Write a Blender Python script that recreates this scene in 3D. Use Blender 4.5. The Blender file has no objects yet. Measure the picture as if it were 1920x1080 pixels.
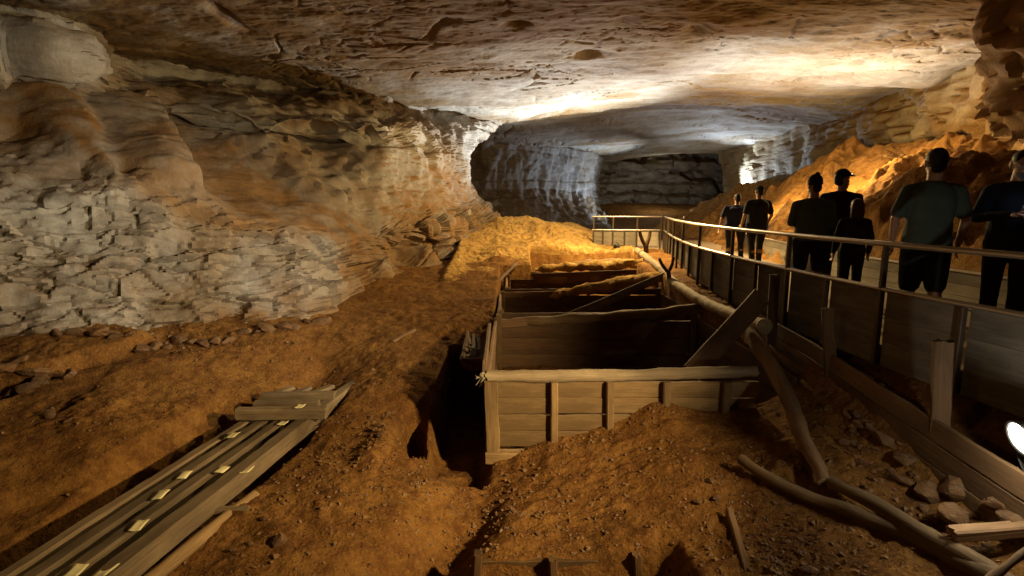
import bpy, bmesh, math, random
import numpy as np
from mathutils import Vector, Matrix
random.seed(7)
rng = np.random.default_rng(11)
sc = bpy.context.scene
COL = sc.collection
R = math.radians
PITCH = R(8.81)

# ------------------------------------------------------------------ camera maths (photo pixel + distance -> place in the cave)
def ray(px, py):
    u = (px-960)/1000.0; v = (540-py)/1000.0
    return np.array([u, math.cos(PITCH)+v*math.sin(PITCH), -math.sin(PITCH)+v*math.cos(PITCH)])
def at(px, py, Y):
    d = ray(px, py); return d*(Y/d[1])
def atz(px, py, z):
    d = ray(px, py); return d*(z/d[2])

# ------------------------------------------------------------------ noise
def _h(ix, iy, iz, s):
    h = (ix.astype(np.uint32)*np.uint32(374761393)) ^ (iy.astype(np.uint32)*np.uint32(668265263)) ^ (iz.astype(np.uint32)*np.uint32(2147483647-58)) ^ np.uint32((s*974711) & 0xffffffff)
    h = (h ^ (h >> np.uint32(13)))*np.uint32(1274126177)
    h = (h ^ (h >> np.uint32(16)))*np.uint32(2246822519)
    return h ^ (h >> np.uint32(15))
def _f(h): return (h & np.uint32(0xffff)).astype(np.float32)/32767.5-1.0
def noise(P, s=0):
    P = np.asarray(P, np.float64)
    I = np.floor(P).astype(np.int64); F = (P-I).astype(np.float32)
    W = F*F*F*(F*(F*6-15)+10)
    out = 0
    for dx in (0, 1):
        wx = W[:, 0] if dx else 1-W[:, 0]
        for dy in (0, 1):
            wy = W[:, 1] if dy else 1-W[:, 1]
            for dz in (0, 1):
                wz = W[:, 2] if dz else 1-W[:, 2]
                h = _h(I[:, 0]+dx, I[:, 1]+dy, I[:, 2]+dz, s)
                h2 = h*np.uint32(2654435761); h3 = h2*np.uint32(2654435761) ^ (h >> np.uint32(7))
                g = _f(h >> np.uint32(3))*(F[:, 0]-dx)+_f(h2 >> np.uint32(9))*(F[:, 1]-dy)+_f(h3 >> np.uint32(11))*(F[:, 2]-dz)
                out = out+wx*wy*wz*g
    return out*1.3
def fbm(P, o=4, s=0, gain=0.5):
    a = 1.0; t = 0; f = 1.0; P = np.asarray(P)
    for i in range(o):
        t = t+a*noise(P*f+i*17.3, s+i); a *= gain; f *= 2.03
    return t
def ridged(P, o=3, s=0):
    a = 1.0; t = 0; f = 1.0; P = np.asarray(P)
    for i in range(o):
        t = t+a*(1-2.2*np.abs(noise(P*f+i*9.1, s+i))); a *= .5; f *= 2.1
    return t
def worley(P, s=0):
    """distance to the nearest and second cell centre, and a random number of the cell"""
    P = np.asarray(P, np.float64); I = np.floor(P).astype(np.int64); n = len(P)
    d1 = np.full(n, 9.0); d2 = np.full(n, 9.0); cid = np.zeros(n)
    for dx in (-1, 0, 1):
        for dy in (-1, 0, 1):
            for dz in (-1, 0, 1):
                J0, J1, J2 = I[:, 0]+dx, I[:, 1]+dy, I[:, 2]+dz
                h = _h(J0, J1, J2, s); h2 = h*np.uint32(2654435761); h3 = h2*np.uint32(2654435761) ^ (h >> np.uint32(7))
                q = (J0+.5+.45*_f(h >> np.uint32(3))-P[:, 0])**2+(J1+.5+.45*_f(h2 >> np.uint32(9))-P[:, 1])**2+(J2+.5+.45*_f(h3 >> np.uint32(11))-P[:, 2])**2
                m = q < d1
                d2 = np.where(m, d1, np.minimum(d2, q)); cid = np.where(m, _f(h >> np.uint32(5)), cid); d1 = np.where(m, q, d1)
    return np.sqrt(d1), np.sqrt(d2), cid
def worleyv(P, s=0):
    P = np.asarray(P, np.float64); I = np.floor(P).astype(np.int64); n = len(P)
    d1 = np.full(n, 9.0); d2 = np.full(n, 9.0); ch = np.zeros(n, np.uint32); vec = np.zeros((n, 3))
    for dx in (-1, 0, 1):
        for dy in (-1, 0, 1):
            for dz in (-1, 0, 1):
                J0, J1, J2 = I[:, 0]+dx, I[:, 1]+dy, I[:, 2]+dz
                h = _h(J0, J1, J2, s); h2 = h*np.uint32(2654435761); h3 = h2*np.uint32(2654435761) ^ (h >> np.uint32(7))
                e = np.stack([J0+.5+.45*_f(h >> np.uint32(3)), J1+.5+.45*_f(h2 >> np.uint32(9)), J2+.5+.45*_f(h3 >> np.uint32(11))], 1)-P
                q = (e*e).sum(1); m = q < d1
                d2 = np.where(m, d1, np.minimum(d2, q)); ch = np.where(m, h, ch); vec[m] = e[m]; d1 = np.where(m, q, d1)
    a, b, c = _f(ch >> np.uint32(5)), _f((ch*np.uint32(2654435761)) >> np.uint32(6)), _f((ch*np.uint32(1274126177)) >> np.uint32(8))
    return np.sqrt(d1), np.sqrt(d2), a, -(vec[:, 0]*b+vec[:, 1]*c+vec[:, 2]*a)
def sstep(a, b, x):
    t = np.clip((x-a)/(b-a), 0, 1); return t*t*(3-2*t)
def bump2(x, y, cx, cy, rx, ry, ang=0):
    c, s_ = math.cos(ang), math.sin(ang)
    u = ((x-cx)*c+(y-cy)*s_)/rx; v = (-(x-cx)*s_+(y-cy)*c)/ry
    return np.exp(-(u*u+v*v))
def rectm(x, y, x0, x1, y0, y1, e):
    return sstep(x0-e, x0+e, x)*(1-sstep(x1-e, x1+e, x))*sstep(y0-e, y0+e, y)*(1-sstep(y1-e, y1+e, y))

CF = np.array([0, math.cos(PITCH), -math.sin(PITCH)]); CU = np.array([0, math.sin(PITCH), math.cos(PITCH)])
def proj(P):
    d = np.maximum(P@CF, .05); return 960+1000*P[:, 0]/d, 540-1000*(P@CU)/d
def polysd(x, y, poly):
    """signed distance to a polygon, positive inside"""
    p = np.array(poly, float); n = len(p); d = np.full(len(x), 1e9); ins = np.zeros(len(x), bool)
    for i in range(n):
        a, b = p[i], p[(i+1) % n]; e = b-a; t = np.clip(((x-a[0])*e[0]+(y-a[1])*e[1])/(e@e), 0, 1)
        d = np.minimum(d, np.hypot(x-a[0]-t*e[0], y-a[1]-t*e[1]))
        c = (a[1] > y) != (b[1] > y); ins ^= c & (x < e[0]*(y-a[1])/(e[1]+1e-12)+a[0])
    return np.where(ins, d, -d)

class TPS:
    def __init__(self, pts, vals, lam=0.02):
        P = np.asarray(pts, float); n = len(P)
        K = self.k(P, P)-lam*np.eye(n)
        A = np.zeros((n+3, n+3)); A[:n, :n] = K; A[:n, n] = 1; A[:n, n+1:] = P; A[n, :n] = 1; A[n+1:, :n] = P.T
        self.P = P; self.w = np.linalg.solve(A, np.concatenate([vals, np.zeros(3)]))
    def k(self, A, B):
        d2 = ((A[:, None, :]-B[None, :, :])**2).sum(2)
        return np.sqrt(d2+.04)
    def __call__(self, x, y):
        x = np.asarray(x, float); sh = x.shape; Q = np.stack([x.ravel(), np.asarray(y, float).ravel()], 1); n = len(self.P); out = np.empty(len(Q))
        for i in range(0, len(Q), 40000):
            q = Q[i:i+40000]; out[i:i+40000] = self.k(q, self.P)@self.w[:n]+self.w[n]+q@self.w[n+1:]
        return out.reshape(sh)

def crom(C, n):
    """Catmull-Rom resampling of C (m, ...) to n rows"""
    C = np.asarray(C, float); m = len(C)
    t = np.linspace(0, m-1-1e-6, n); i = t.astype(int); f = (t-i).reshape((-1,)+(1,)*(C.ndim-1))
    p0 = C[np.maximum(i-1, 0)]; p1 = C[i]; p2 = C[np.minimum(i+1, m-1)]; p3 = C[np.minimum(i+2, m-1)]
    return .5*(2*p1+(p2-p0)*f+(2*p0-5*p1+4*p2-p3)*f*f+(3*p1-p0-3*p2+p3)*f**3)

# ------------------------------------------------------------------ objects
def tag(o, label=None, cat=None, group=None, kind=None):
    if label: o['label'] = label
    if cat: o['category'] = cat
    if group: o['group'] = group
    if kind: o['kind'] = kind
    return o
def link(name, me, mat=None, parent=None):
    o = bpy.data.objects.new(name, me); COL.objects.link(o)
    if mat is not None and me is not None:
        me.materials.append(mat)
    if parent is not None:
        o.parent = parent
        if parent.type == 'EMPTY' or parent.get('off'):
            pass
    return o
def thing(name, loc, label, cat, group=None):
    o = bpy.data.objects.new(name, None); COL.objects.link(o); o.location = Vector(loc); o.empty_display_size = .1
    return tag(o, label, cat, group)
def origin(o):
    v = Vector((0, 0, 0))
    while o is not None:
        v = v+o.location; o = o.parent
    return v
def mesh_np(name, V, Fq, mat, parent=None, smooth=True, uv=None, attrs=None, loc=None):
    """V world positions (n,3); faces array (m,4) or list; object origin at loc (default: parent's origin or base of the mesh)"""
    V = np.asarray(V, float)
    if loc is None:
        if parent is not None: loc = np.array(origin(parent))
        else:
            loc = np.array([(V[:, 0].min()+V[:, 0].max())/2, (V[:, 1].min()+V[:, 1].max())/2, V[:, 2].min()])
    loc = np.asarray(loc, float)
    me = bpy.data.meshes.new(name)
    L = V-loc
    if isinstance(Fq, np.ndarray):
        m, k = Fq.shape
        me.vertices.add(len(V)); me.vertices.foreach_set('co', L.astype(np.float32).ravel())
        me.loops.add(m*k); me.loops.foreach_set('vertex_index', Fq.astype(np.int32).ravel())
        me.polygons.add(m); me.polygons.foreach_set('loop_start', np.arange(0, m*k, k, dtype=np.int32))
        me.update(calc_edges=True)
    else:
        me.from_pydata([tuple(v) for v in L], [], [list(map(int, f)) for f in Fq])
    if uv is not None:
        ul = me.uv_layers.new(name='UVMap'); li = np.empty(len(me.loops), np.int32); me.loops.foreach_get('vertex_index', li)
        ul.data.foreach_set('uv', np.asarray(uv, np.float32)[li].ravel())
    for k_, a in (attrs or {}).items():
        at_ = me.attributes.new(k_, 'FLOAT', 'POINT'); at_.data.foreach_set('value', np.asarray(a, np.float32))
    if smooth: me.polygons.foreach_set('use_smooth', np.ones(len(me.polygons), bool))
    me.validate(); me.update()
    o = link(name, me, mat, parent)
    o.location = Vector(loc)-(origin(parent) if parent is not None else Vector((0, 0, 0)))
    return o
def gridfaces(nr, nc):
    i = np.arange(nr*nc).reshape(nr, nc)
    return np.stack([i[:-1, :-1], i[:-1, 1:], i[1:, 1:], i[1:, :-1]], -1).reshape(-1, 4)
def gnormals(G):
    a = np.gradient(G, axis=0); b = np.gradient(G, axis=1)
    n = np.cross(b, a); n /= np.linalg.norm(n, axis=2, keepdims=True)+1e-9
    return n

# ------------------------------------------------------------------ materials
class NT:
    def __init__(self, name):
        self.m = bpy.data.materials.new(name); self.m.use_nodes = True; self.t = self.m.node_tree; self.t.nodes.clear()
        self.out = self.n('ShaderNodeOutputMaterial'); self.b = self.n('ShaderNodeBsdfPrincipled'); self.l(self.b.outputs[0], self.out.inputs[0])
    def n(self, t, **k):
        x = self.t.nodes.new(t)
        for a, b in k.items(): setattr(x, a, b)
        return x
    def l(self, a, b): self.t.links.new(a, b)
    def setin(self, s, v):
        if hasattr(v, 'is_output'): self.l(v, s)
        else:
            if isinstance(v, tuple) and len(v) == 3 and s.type == 'RGBA': v = v+(1,)
            s.default_value = v
    def obj(self, scale=(1, 1, 1), uv=False, rnd=False):
        tc = self.n('ShaderNodeTexCoord'); mp = self.n('ShaderNodeMapping'); self.l(tc.outputs['UV' if uv else 'Object'], mp.inputs[0]); mp.inputs['Scale'].default_value = scale
        if rnd:
            oi = self.n('ShaderNodeObjectInfo'); mm = self.math('MULTIPLY', oi.outputs['Random'], 37.0); cx = self.n('ShaderNodeCombineXYZ')
            for i in range(3): self.l(mm, cx.inputs[i])
            self.l(cx.outputs[0], mp.inputs['Location'])
        return mp.outputs[0]
    def noise(self, v, sc, det=6, rough=.6, dist=0.0):
        x = self.n('ShaderNodeTexNoise'); self.l(v, x.inputs['Vector']); x.inputs['Scale'].default_value = sc; x.inputs['Detail'].default_value = det; x.inputs['Roughness'].default_value = rough; x.inputs['Distortion'].default_value = dist
        return x.outputs[0]
    def voro(self, v, sc, feat='F1'):
        x = self.n('ShaderNodeTexVoronoi', feature=feat); self.l(v, x.inputs['Vector']); x.inputs['Scale'].default_value = sc
        return x.outputs['Distance']
    def ramp(self, f, stops):
        x = self.n('ShaderNodeValToRGB'); self.l(f, x.inputs[0]); e = x.color_ramp.elements
        while len(e) < len(stops): e.new(.5)
        for el, (p, c) in zip(e, stops):
            el.position = p; el.color = (c, c, c, 1) if not isinstance(c, tuple) else c+(1,)
        return x.outputs[0]
    def mix(self, f, a, b, mode='MIX'):
        x = self.n('ShaderNodeMix', data_type='RGBA', blend_type=mode); self.setin(x.inputs['Factor'], f); self.setin(x.inputs['A'], a); self.setin(x.inputs['B'], b)
        return x.outputs['Result']
    def math(self, op, a, b=0.0, clamp=False):
        x = self.n('ShaderNodeMath', operation=op, use_clamp=clamp); self.setin(x.inputs[0], a); self.setin(x.inputs[1], b); return x.outputs[0]
    def attr(self, name):
        return self.n('ShaderNodeAttribute', attribute_name=name).outputs['Fac']
    def bump(self, h, strength=.5, dist=.02, prev=None):
        x = self.n('ShaderNodeBump'); self.l(h, x.inputs['Height']); x.inputs['Strength'].default_value = strength; x.inputs['Distance'].default_value = dist
        if prev is not None: self.l(prev, x.inputs['Normal'])
        return x.outputs[0]
    def done(self, col, rough=.8, normal=None, spec=.3, metal=0.0):
        self.setin(self.b.inputs['Base Color'], col); self.setin(self.b.inputs['Roughness'], rough); self.b.inputs['Specular IOR Level'].default_value = spec; self.b.inputs['Metallic'].default_value = metal
        if normal is not None: self.l(normal, self.b.inputs['Normal'])
        return self.m
def simple(name, col, rough=.7, spec=.3, metal=0.0, var=.25, sc=14):
    t = NT(name); v = t.obj(); n = t.noise(v, sc, 5)
    c2 = tuple(max(0, c*(1-var)) for c in col); c3 = tuple(min(1, c*(1+var)) for c in col)
    return t.done(t.mix(n, c2, c3), rough, t.bump(n, .25, .004), spec, metal)

def mat_rock(name, lime, lime2, stain, dust_c, zs=5.0, crack=1.0, streak=(1, 1, 3), bk=1.0):
    t = NT(name); v = t.obj()
    n1 = t.noise(v, .35, 5, .6, .4); n2 = t.noise(v, 2.2, 8, .65); n3 = t.noise(t.obj(streak), 1.1, 6, .62, .6); n4 = t.noise(v, 14, 4, .7)
    c = t.mix(t.ramp(n3, [(.32, 0.0), (.66, 1.0)]), lime, lime2)
    c = t.mix(t.ramp(n1, [(.44, 0.0), (.64, 1.0)]), c, stain)
    c = t.mix(t.ramp(n2, [(.52, 0.0), (.72, .55)]), c, tuple(x*.42 for x in lime2))
    c = t.mix(t.ramp(n4, [(.55, 0.0), (.75, .35)]), c, tuple(min(1, x*1.5) for x in lime))
    d = t.math('MULTIPLY', t.attr('dust'), t.ramp(t.noise(v, 1.6, 6, .65), [(.28, .25), (.55, 1.0)]))
    c = t.mix(d, c, t.mix(t.ramp(n2, [(.3, 0.0), (.7, 1.0)]), tuple(x*.55 for x in dust_c), dust_c))
    vd = t.noise(t.obj((1, 1, 1)), 1.0, 3, .5); 
    mpv = t.n('ShaderNodeVectorMath', operation='SCALE'); 
    b = t.bump(n2, .55*bk, .07)
    b = t.bump(n3, .5*crack, .06, b)
    b = t.bump(n4, .5, .02, b)
    return t.done(c, .85, b, .2)
def mat_dirt(name, a, b_, c_, pebble=.5):
    t = NT(name); v = t.obj()
    n1 = t.noise(v, .7, 6, .6, .3); n2 = t.noise(v, 5, 8, .7); n3 = t.noise(v, 28, 4, .7)
    c = t.mix(t.ramp(n1, [(.38, 0.0), (.62, 1.0)]), a, b_)
    c = t.mix(t.ramp(n2, [(.40, 0.0), (.62, 1.0)]), c, c_)
    n6 = t.noise(v, 1.9, 5, .65, .5); c = t.mix(t.ramp(n6, [(.56, 0.0), (.70, .75)]), c, tuple(x*.45 for x in c_)); c = t.mix(t.ramp(n6, [(.28, .6), (.42, 0.0)]), c, (b_[0]*1.25, b_[1]*1.35, b_[2]*1.7))
    c = t.mix(t.ramp(n3, [(.5, 0.0), (.8, .5)]), c, tuple(min(1, x*1.7) for x in b_))
    vo = t.voro(v, 22); vo2 = t.voro(v, 9)
    b = t.bump(n2, .9, .07); b = t.bump(n3, .8, .022, b)
    b = t.bump(t.ramp(vo, [(0.0, 1.0), (.35, 0.0)]), pebble, .02, b); b = t.bump(t.ramp(vo2, [(0.0, 1.0), (.25, 0.0)]), pebble*.6, .03, b)
    return t.done(c, .95, b, .12)
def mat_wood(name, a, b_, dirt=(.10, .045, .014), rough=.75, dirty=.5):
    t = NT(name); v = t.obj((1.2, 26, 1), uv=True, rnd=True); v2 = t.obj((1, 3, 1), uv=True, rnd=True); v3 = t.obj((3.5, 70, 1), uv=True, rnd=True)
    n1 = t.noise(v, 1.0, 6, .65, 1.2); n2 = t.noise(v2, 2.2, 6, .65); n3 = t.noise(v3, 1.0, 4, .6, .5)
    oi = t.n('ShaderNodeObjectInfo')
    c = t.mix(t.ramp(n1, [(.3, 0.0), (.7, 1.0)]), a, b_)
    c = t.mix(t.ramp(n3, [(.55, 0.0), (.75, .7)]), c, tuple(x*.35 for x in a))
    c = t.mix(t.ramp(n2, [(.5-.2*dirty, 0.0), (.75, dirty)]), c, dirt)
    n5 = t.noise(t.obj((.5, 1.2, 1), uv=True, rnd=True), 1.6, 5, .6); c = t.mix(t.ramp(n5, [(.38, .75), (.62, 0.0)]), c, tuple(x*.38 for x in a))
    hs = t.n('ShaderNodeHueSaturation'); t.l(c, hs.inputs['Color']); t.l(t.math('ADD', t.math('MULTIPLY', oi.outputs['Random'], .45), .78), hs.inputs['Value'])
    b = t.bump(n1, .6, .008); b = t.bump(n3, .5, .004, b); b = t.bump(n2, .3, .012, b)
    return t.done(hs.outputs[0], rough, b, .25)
def emis(name, col, s):
    t = NT(name); t.b.inputs['Emission Color'].default_value = col+(1,); t.b.inputs['Emission Strength'].default_value = s
    return t.done((.02, .02, .02), .4)

M = {}
M['lime'] = mat_rock('limestone_wall', (.36, .34, .29), (.235, .215, .18), (.20, .145, .085), (.245, .130, .043))
M['ceil'] = mat_rock('limestone_ceiling', (.44, .42, .365), (.30, .27, .22), (.23, .17, .10), (.235, .142, .055), streak=(.6, 2.6, 2), bk=.5, crack=.8)
M['far'] = mat_rock('limestone_far', (.30, .29, .27), (.15, .14, .13), (.15, .12, .08), (.16, .10, .045))
M['right'] = mat_rock('limestone_right', (.36, .30, .19), (.22, .17, .09), (.20, .12, .045), (.28, .14, .035))
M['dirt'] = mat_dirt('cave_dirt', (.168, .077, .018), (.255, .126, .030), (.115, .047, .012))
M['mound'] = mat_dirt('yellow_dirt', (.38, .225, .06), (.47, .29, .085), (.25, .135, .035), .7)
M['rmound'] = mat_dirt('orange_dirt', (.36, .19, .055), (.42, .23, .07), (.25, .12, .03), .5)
M['rubble'] = mat_rock('rubble_stone', (.27, .19, .11), (.18, .12, .065), (.18, .09, .03), (.18, .08, .025))
M['wood'] = mat_wood('old_wood', (.21, .13, .05), (.31, .205, .088), dirty=.6)
M['woodgrey'] = mat_wood('grey_wood', (.17, .12, .062), (.29, .215, .12), dirty=.5)
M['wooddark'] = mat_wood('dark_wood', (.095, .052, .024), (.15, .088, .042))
M['woodbrown'] = mat_wood('brown_wood', (.20, .115, .052), (.28, .17, .085))
M['log'] = mat_wood('log_wood', (.17, .105, .046), (.26, .175, .085), dirty=.45)
M['toplog'] = mat_wood('pale_log_wood', (.30, .22, .12), (.42, .33, .20), dirty=.45)
M['board'] = mat_wood('fence_board', (.24, .20, .14), (.32, .275, .20), dirt=(.15, .11, .07), dirty=.4)
M['retain'] = mat_wood('retaining_wood', (.13, .075, .034), (.19, .115, .055))
M['panel'] = mat_wood('panel_board', (.125, .108, .082), (.19, .165, .128), dirt=(.06, .045, .03), dirty=.6)
M['wooddirt'] = mat_wood('buried_wood', (.12, .068, .024), (.18, .105, .04), dirt=(.11, .055, .016), dirty=.8)
M['rail'] = simple('rail_metal', (.45, .40, .33), .34, .5, .85, .12)
M['deck'] = simple('walkway_concrete', (.36, .27, .17), .85, .2, 0, .2, 5)
M['black'] = simple('black_metal', (.025, .023, .02), .5, .4, .3)
# ------------------------------------------------------------------ left wall of the passage
def W(x, y, z): return np.array([x, y, z], float)
LW = [
 [W(-12, -8, -3), W(-11.5, -8, -2), W(-11.6, -8, -.6), W(-11.8, -8, .8), W(-12.4, -8, 1.8), W(-12.6, -8, 2.6), W(-12.2, -8, 2.7), W(-12.0, -8, 3.0), W(-12.2, -8, 3.6), W(-12.6, -8, 4.6)],
 [W(-11, 0, -3), W(-10.6, 0, -2), W(-10.7, 0, -.6), W(-11.0, 0, .6), W(-11.8, 0, 1.8), W(-12.3, 0, 2.6), W(-11.6, 0, 2.7), W(-11.4, 0, 3.0), W(-11.8, 0, 3.6), W(-12.0, 0, 4.6)],
 [at(-520, 800, 5.6), at(-520, 720, 5.7), at(-520, 540, 5.9), at(-520, 375, 6.3), at(-520, 180, 7.4), at(-520, 60, 8.3), at(-520, 40, 7.4), at(-520, 0, 7.4), at(-520, -100, 8), at(-520, -350, 8.4)],
 [at(-200, 770, 6.4), at(-200, 690, 6.5), at(-200, 535, 6.8), at(-200, 382, 7.2), at(-200, 220, 8.3), at(-200, 96, 9.6), at(-200, 84, 8.7), at(-200, 40, 8.6), at(-200, -60, 9.3), at(-200, -250, 9.6)],
 [at(0, 730, 7.05), at(0, 665, 7.2), at(0, 520, 7.5), at(0, 385, 7.9), at(0, 250, 9.2), at(0, 118, 10.6), at(0, 108, 9.7), at(0, 66, 9.5), at(0, -10, 10.2), at(0, -150, 10.6)],
 [at(90, 710, 7.3), at(90, 655, 7.4), at(90, 515, 7.7), at(90, 382, 8.15), at(90, 255, 9.4), at(90, 130, 10.9), at(90, 118, 9.9), at(90, 74, 9.8), at(90, 15, 10.5), at(90, -100, 11)],
 [at(165, 700, 7.45), at(165, 642, 7.6), at(165, 510, 7.95), at(165, 380, 8.45), at(165, 265, 9.6), at(165, 150, 11.3), at(165, 128, 10.5), at(165, 90, 10.6), at(165, 45, 11.4), at(165, -50, 12)],
 [at(225, 692, 7.6), at(225, 637, 7.8), at(225, 506, 8.2), at(225, 379, 8.7), at(225, 270, 9.9), at(225, 185, 11.9), at(225, 165, 12.3), at(225, 140, 12.6), at(225, 110, 13.4), at(225, 60, 13.8)],
 [at(310, 685, 7.9), at(310, 630, 8.1), at(310, 500, 8.5), at(310, 380, 9.05), at(310, 300, 10.4), at(310, 222, 12.6), at(310, 205, 12.5), at(310, 170, 13.0), at(310, 136, 14.2), at(310, 85, 14.6)],
 [at(400, 675, 8.3), at(400, 620, 8.5), at(400, 500, 8.9), at(400, 394, 9.5), at(400, 325, 11.0), at(400, 240, 13.0), at(400, 226, 12.7), at(400, 185, 13.3), at(400, 150, 15), at(400, 100, 15.6)],
 [at(500, 665, 8.8), at(500, 605, 9.0), at(500, 505, 9.4), at(500, 410, 10.0), at(500, 345, 11.6), at(500, 252, 13.6), at(500, 238, 13.1), at(500, 196, 13.8), at(500, 162, 15.6), at(500, 110, 16.2)],
 [at(600, 650, 9.5), at(600, 590, 9.7), at(600, 505, 10.1), at(600, 428, 10.8), at(600, 372, 12.2), at(600, 262, 14.2), at(600, 250, 13.8), at(600, 212, 14.4), at(600, 176, 16.4), at(600, 124, 17)],
 [at(655, 625, 10.4), at(655, 560, 10.7), at(655, 500, 11.0), at(655, 438, 11.5), at(655, 390, 12.8), at(655, 270, 14.3), at(655, 255, 14.1), at(655, 220, 14.8), at(655, 186, 16.8), at(655, 134, 17.6)],
 [at(710, 590, 12.2), at(710, 525, 12.4), at(710, 485, 13.2), at(710, 440, 13.0), at(710, 400, 13.8), at(710, 280, 14.5), at(710, 260, 14.5), at(710, 228, 15.3), at(710, 196, 17.2), at(710, 146, 18.4)],
 [at(770, 560, 13.8), at(770, 508, 14.0), at(770, 470, 15.0), at(770, 430, 14.6), at(770, 390, 15.3), at(770, 300, 15.8), at(770, 272, 16.0), at(770, 236, 16.8), at(770, 206, 19), at(770, 160, 20)],
 [at(830, 540, 15.6), at(830, 494, 15.8), at(830, 456, 16.4), at(830, 420, 16.4), at(830, 388, 17.0), at(830, 315, 17.5), at(830, 280, 18), at(830, 245, 19), at(832, 215, 21), at(840, 170, 22)],
 [at(880, 525, 17.4), at(882, 482, 17.6), at(882, 446, 18.4), at(878, 412, 19), at(870, 385, 19.4), at(865, 320, 19.8), at(870, 286, 20.2), at(885, 252, 21), at(905, 222, 22), at(920, 180, 23)],
 [at(940, 505, 19.8), at(945, 465, 20), at(935, 435, 20.8), at(915, 402, 21.6), at(897, 375, 22), at(885, 325, 22.2), at(889, 295, 22.4), at(905, 265, 22.8), at(935, 240, 23.2), at(955, 200, 23.6)],
 [W(-1.6, 24, -3), W(-1.7, 24, -1.6), W(-2.0, 24, -1), W(-2.3, 24, -.4), W(-2.6, 24, .2), W(-2.7, 24, 1.2), W(-2.6, 24, 1.9), W(-2.4, 24, 2.5), W(-2.2, 24.2, 3.2), W(-2.2, 24.2, 4.4)],
 [W(-6, 26, -3), W(-6, 26, -1.6), W(-6, 26, -1), W(-6, 26, -.4), W(-6, 26, .2), W(-6, 26, 1.2), W(-6, 26, 1.9), W(-6, 26, 2.5), W(-6, 26, 3.2), W(-6, 26, 4.4)],
]
AW = [  # the recess behind the bulge and its dark far corner: bottom .. top
 [W(-6.5, 26.5, -3), W(-6.5, 26.5, -1), W(-6.5, 27, 1), W(-6.5, 27, 2.5), W(-6.2, 26.8, 4.6)],
 [at(860, 440, 28), at(860, 392, 28.5), at(840, 345, 29.5), at(850, 290, 29), at(850, 190, 28)],
 [at(930, 450, 28.5), at(930, 395, 29), at(915, 345, 30), at(930, 285, 29.5), at(930, 190, 28.5)],
 [at(1000, 460, 29.5), at(1000, 410, 30), at(985, 350, 31.5), at(1000, 285, 31), at(1005, 200, 30)],
 [at(1060, 465, 31), at(1060, 418, 31.5), at(1045, 355, 33.5), at(1055, 290, 33), at(1060, 210, 32)],
 [at(1110, 470, 32), at(1115, 425, 32.5), at(1090, 362, 35), at(1105, 300, 35.5), at(1110, 215, 35)],
 [at(1134, 470, 33), at(1136, 425, 33.5), at(1108, 375, 36.5), at(1118, 305, 37), at(1125, 220, 37)],
 [at(1128, 465, 36), at(1128, 420, 36.5), at(1110, 375, 39), at(1118, 310, 40), at(1125, 220, 40)],
 [W(2, 46, -3), W(2, 46, -1), W(1, 46, 1), W(2, 46, 3), W(2, 46, 6)],
]
FW = [  # far end wall
 [W(0, 42, -3), W(0, 42, 0), W(0, 42, 2), W(0, 42, 5.5)],
 [at(1090, 450, 44), at(1090, 395, 44), at(1090, 340, 44), at(1090, 240, 44)],
 [at(1150, 440, 46), at(1150, 392, 46.5), at(1150, 340, 46), at(1150, 240, 46)],
 [at(1205, 440, 46.5), at(1205, 388, 47), at(1205, 340, 46.5), at(1205, 240, 46)],
 [at(1270, 435, 47), at(1270, 384, 47.5), at(1270, 338, 47), at(1270, 235, 46)],
 [at(1340, 430, 47), at(1340, 385, 47.5), at(1340, 335, 47), at(1340, 235, 46)],
 [at(1420, 430, 46), at(1420, 390, 46.5), at(1420, 335, 46), at(1420, 235, 46)],
 [at(1500, 430, 45), at(1500, 390, 45), at(1500, 335, 45), at(1500, 235, 45)],
]
RW = [  # right wall, far to near: bottom .. top
 [at(1430, 460, 45), at(1430, 390, 45), at(1425, 330, 45), at(1420, 270, 45), at(1400, 180, 45)],
 [at(1372, 450, 40), at(1372, 392, 40), at(1366, 340, 40), at(1362, 300, 40), at(1340, 200, 40)],
 [at(1376, 450, 37.5), at(1376, 392, 37.5), at(1364, 345, 37.5), at(1356, 295, 37.5), at(1320, 200, 37.5)],
 [at(1420, 440, 33.5), at(1420, 380, 33.5), at(1420, 330, 33.5), at(1405, 285, 34.5), at(1400, 200, 35)],
 [at(1480, 430, 29), at(1480, 375, 29), at(1480, 315, 29), at(1475, 268, 29.5), at(1455, 180, 31)],
 [at(1550, 430, 25), at(1550, 370, 25), at(1550, 300, 24.7), at(1545, 240, 25), at(1530, 140, 26.5)],
 [at(1620, 430, 21.6), at(1620, 360, 21.6), at(1620, 285, 21.2), at(1620, 210, 21.4), at(1600, 90, 22.5)],
 [at(1700, 430, 18.4), at(1700, 360, 18.4), at(1700, 265, 17.9), at(1710, 175, 18), at(1700, 30, 18.6)],
 [at(1800, 430, 15.2), at(1800, 360, 15.2), at(1800, 250, 14.7), at(1810, 150, 14.8), at(1800, -40, 15.3)],
 [at(1890, 430, 12.8), at(1890, 350, 12.8), at(1890, 225, 12.3), at(1890, 135, 12.2), at(1890, -100, 12.2)],
 [at(1925, 430, 11.4), at(1925, 340, 11.2), at(1920, 200, 10.6), at(1895, 60, 10.2), at(1880, -160, 10.0)],
 [at(2050, 450, 9.2), at(2050, 330, 9.2), at(2030, 180, 8.8), at(2000, 20, 8.6), at(1990, -300, 8.4)],
 [W(12, 5, -3), W(12, 5, 0), W(11.6, 5, 1.5), W(11.4, 5, 3), W(11.2, 5, 5)],
 [W(12, -8, -3), W(12, -8, 0), W(12, -8, 1.5), W(12, -8, 3), W(12, -8, 5)],
]
def dustattr(N, P, lo=.15, hi=.6, s=3):
    return np.clip(sstep(lo, hi, N[:, 2]+.35*fbm(P*.8, 3, s)), 0, 1)
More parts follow.
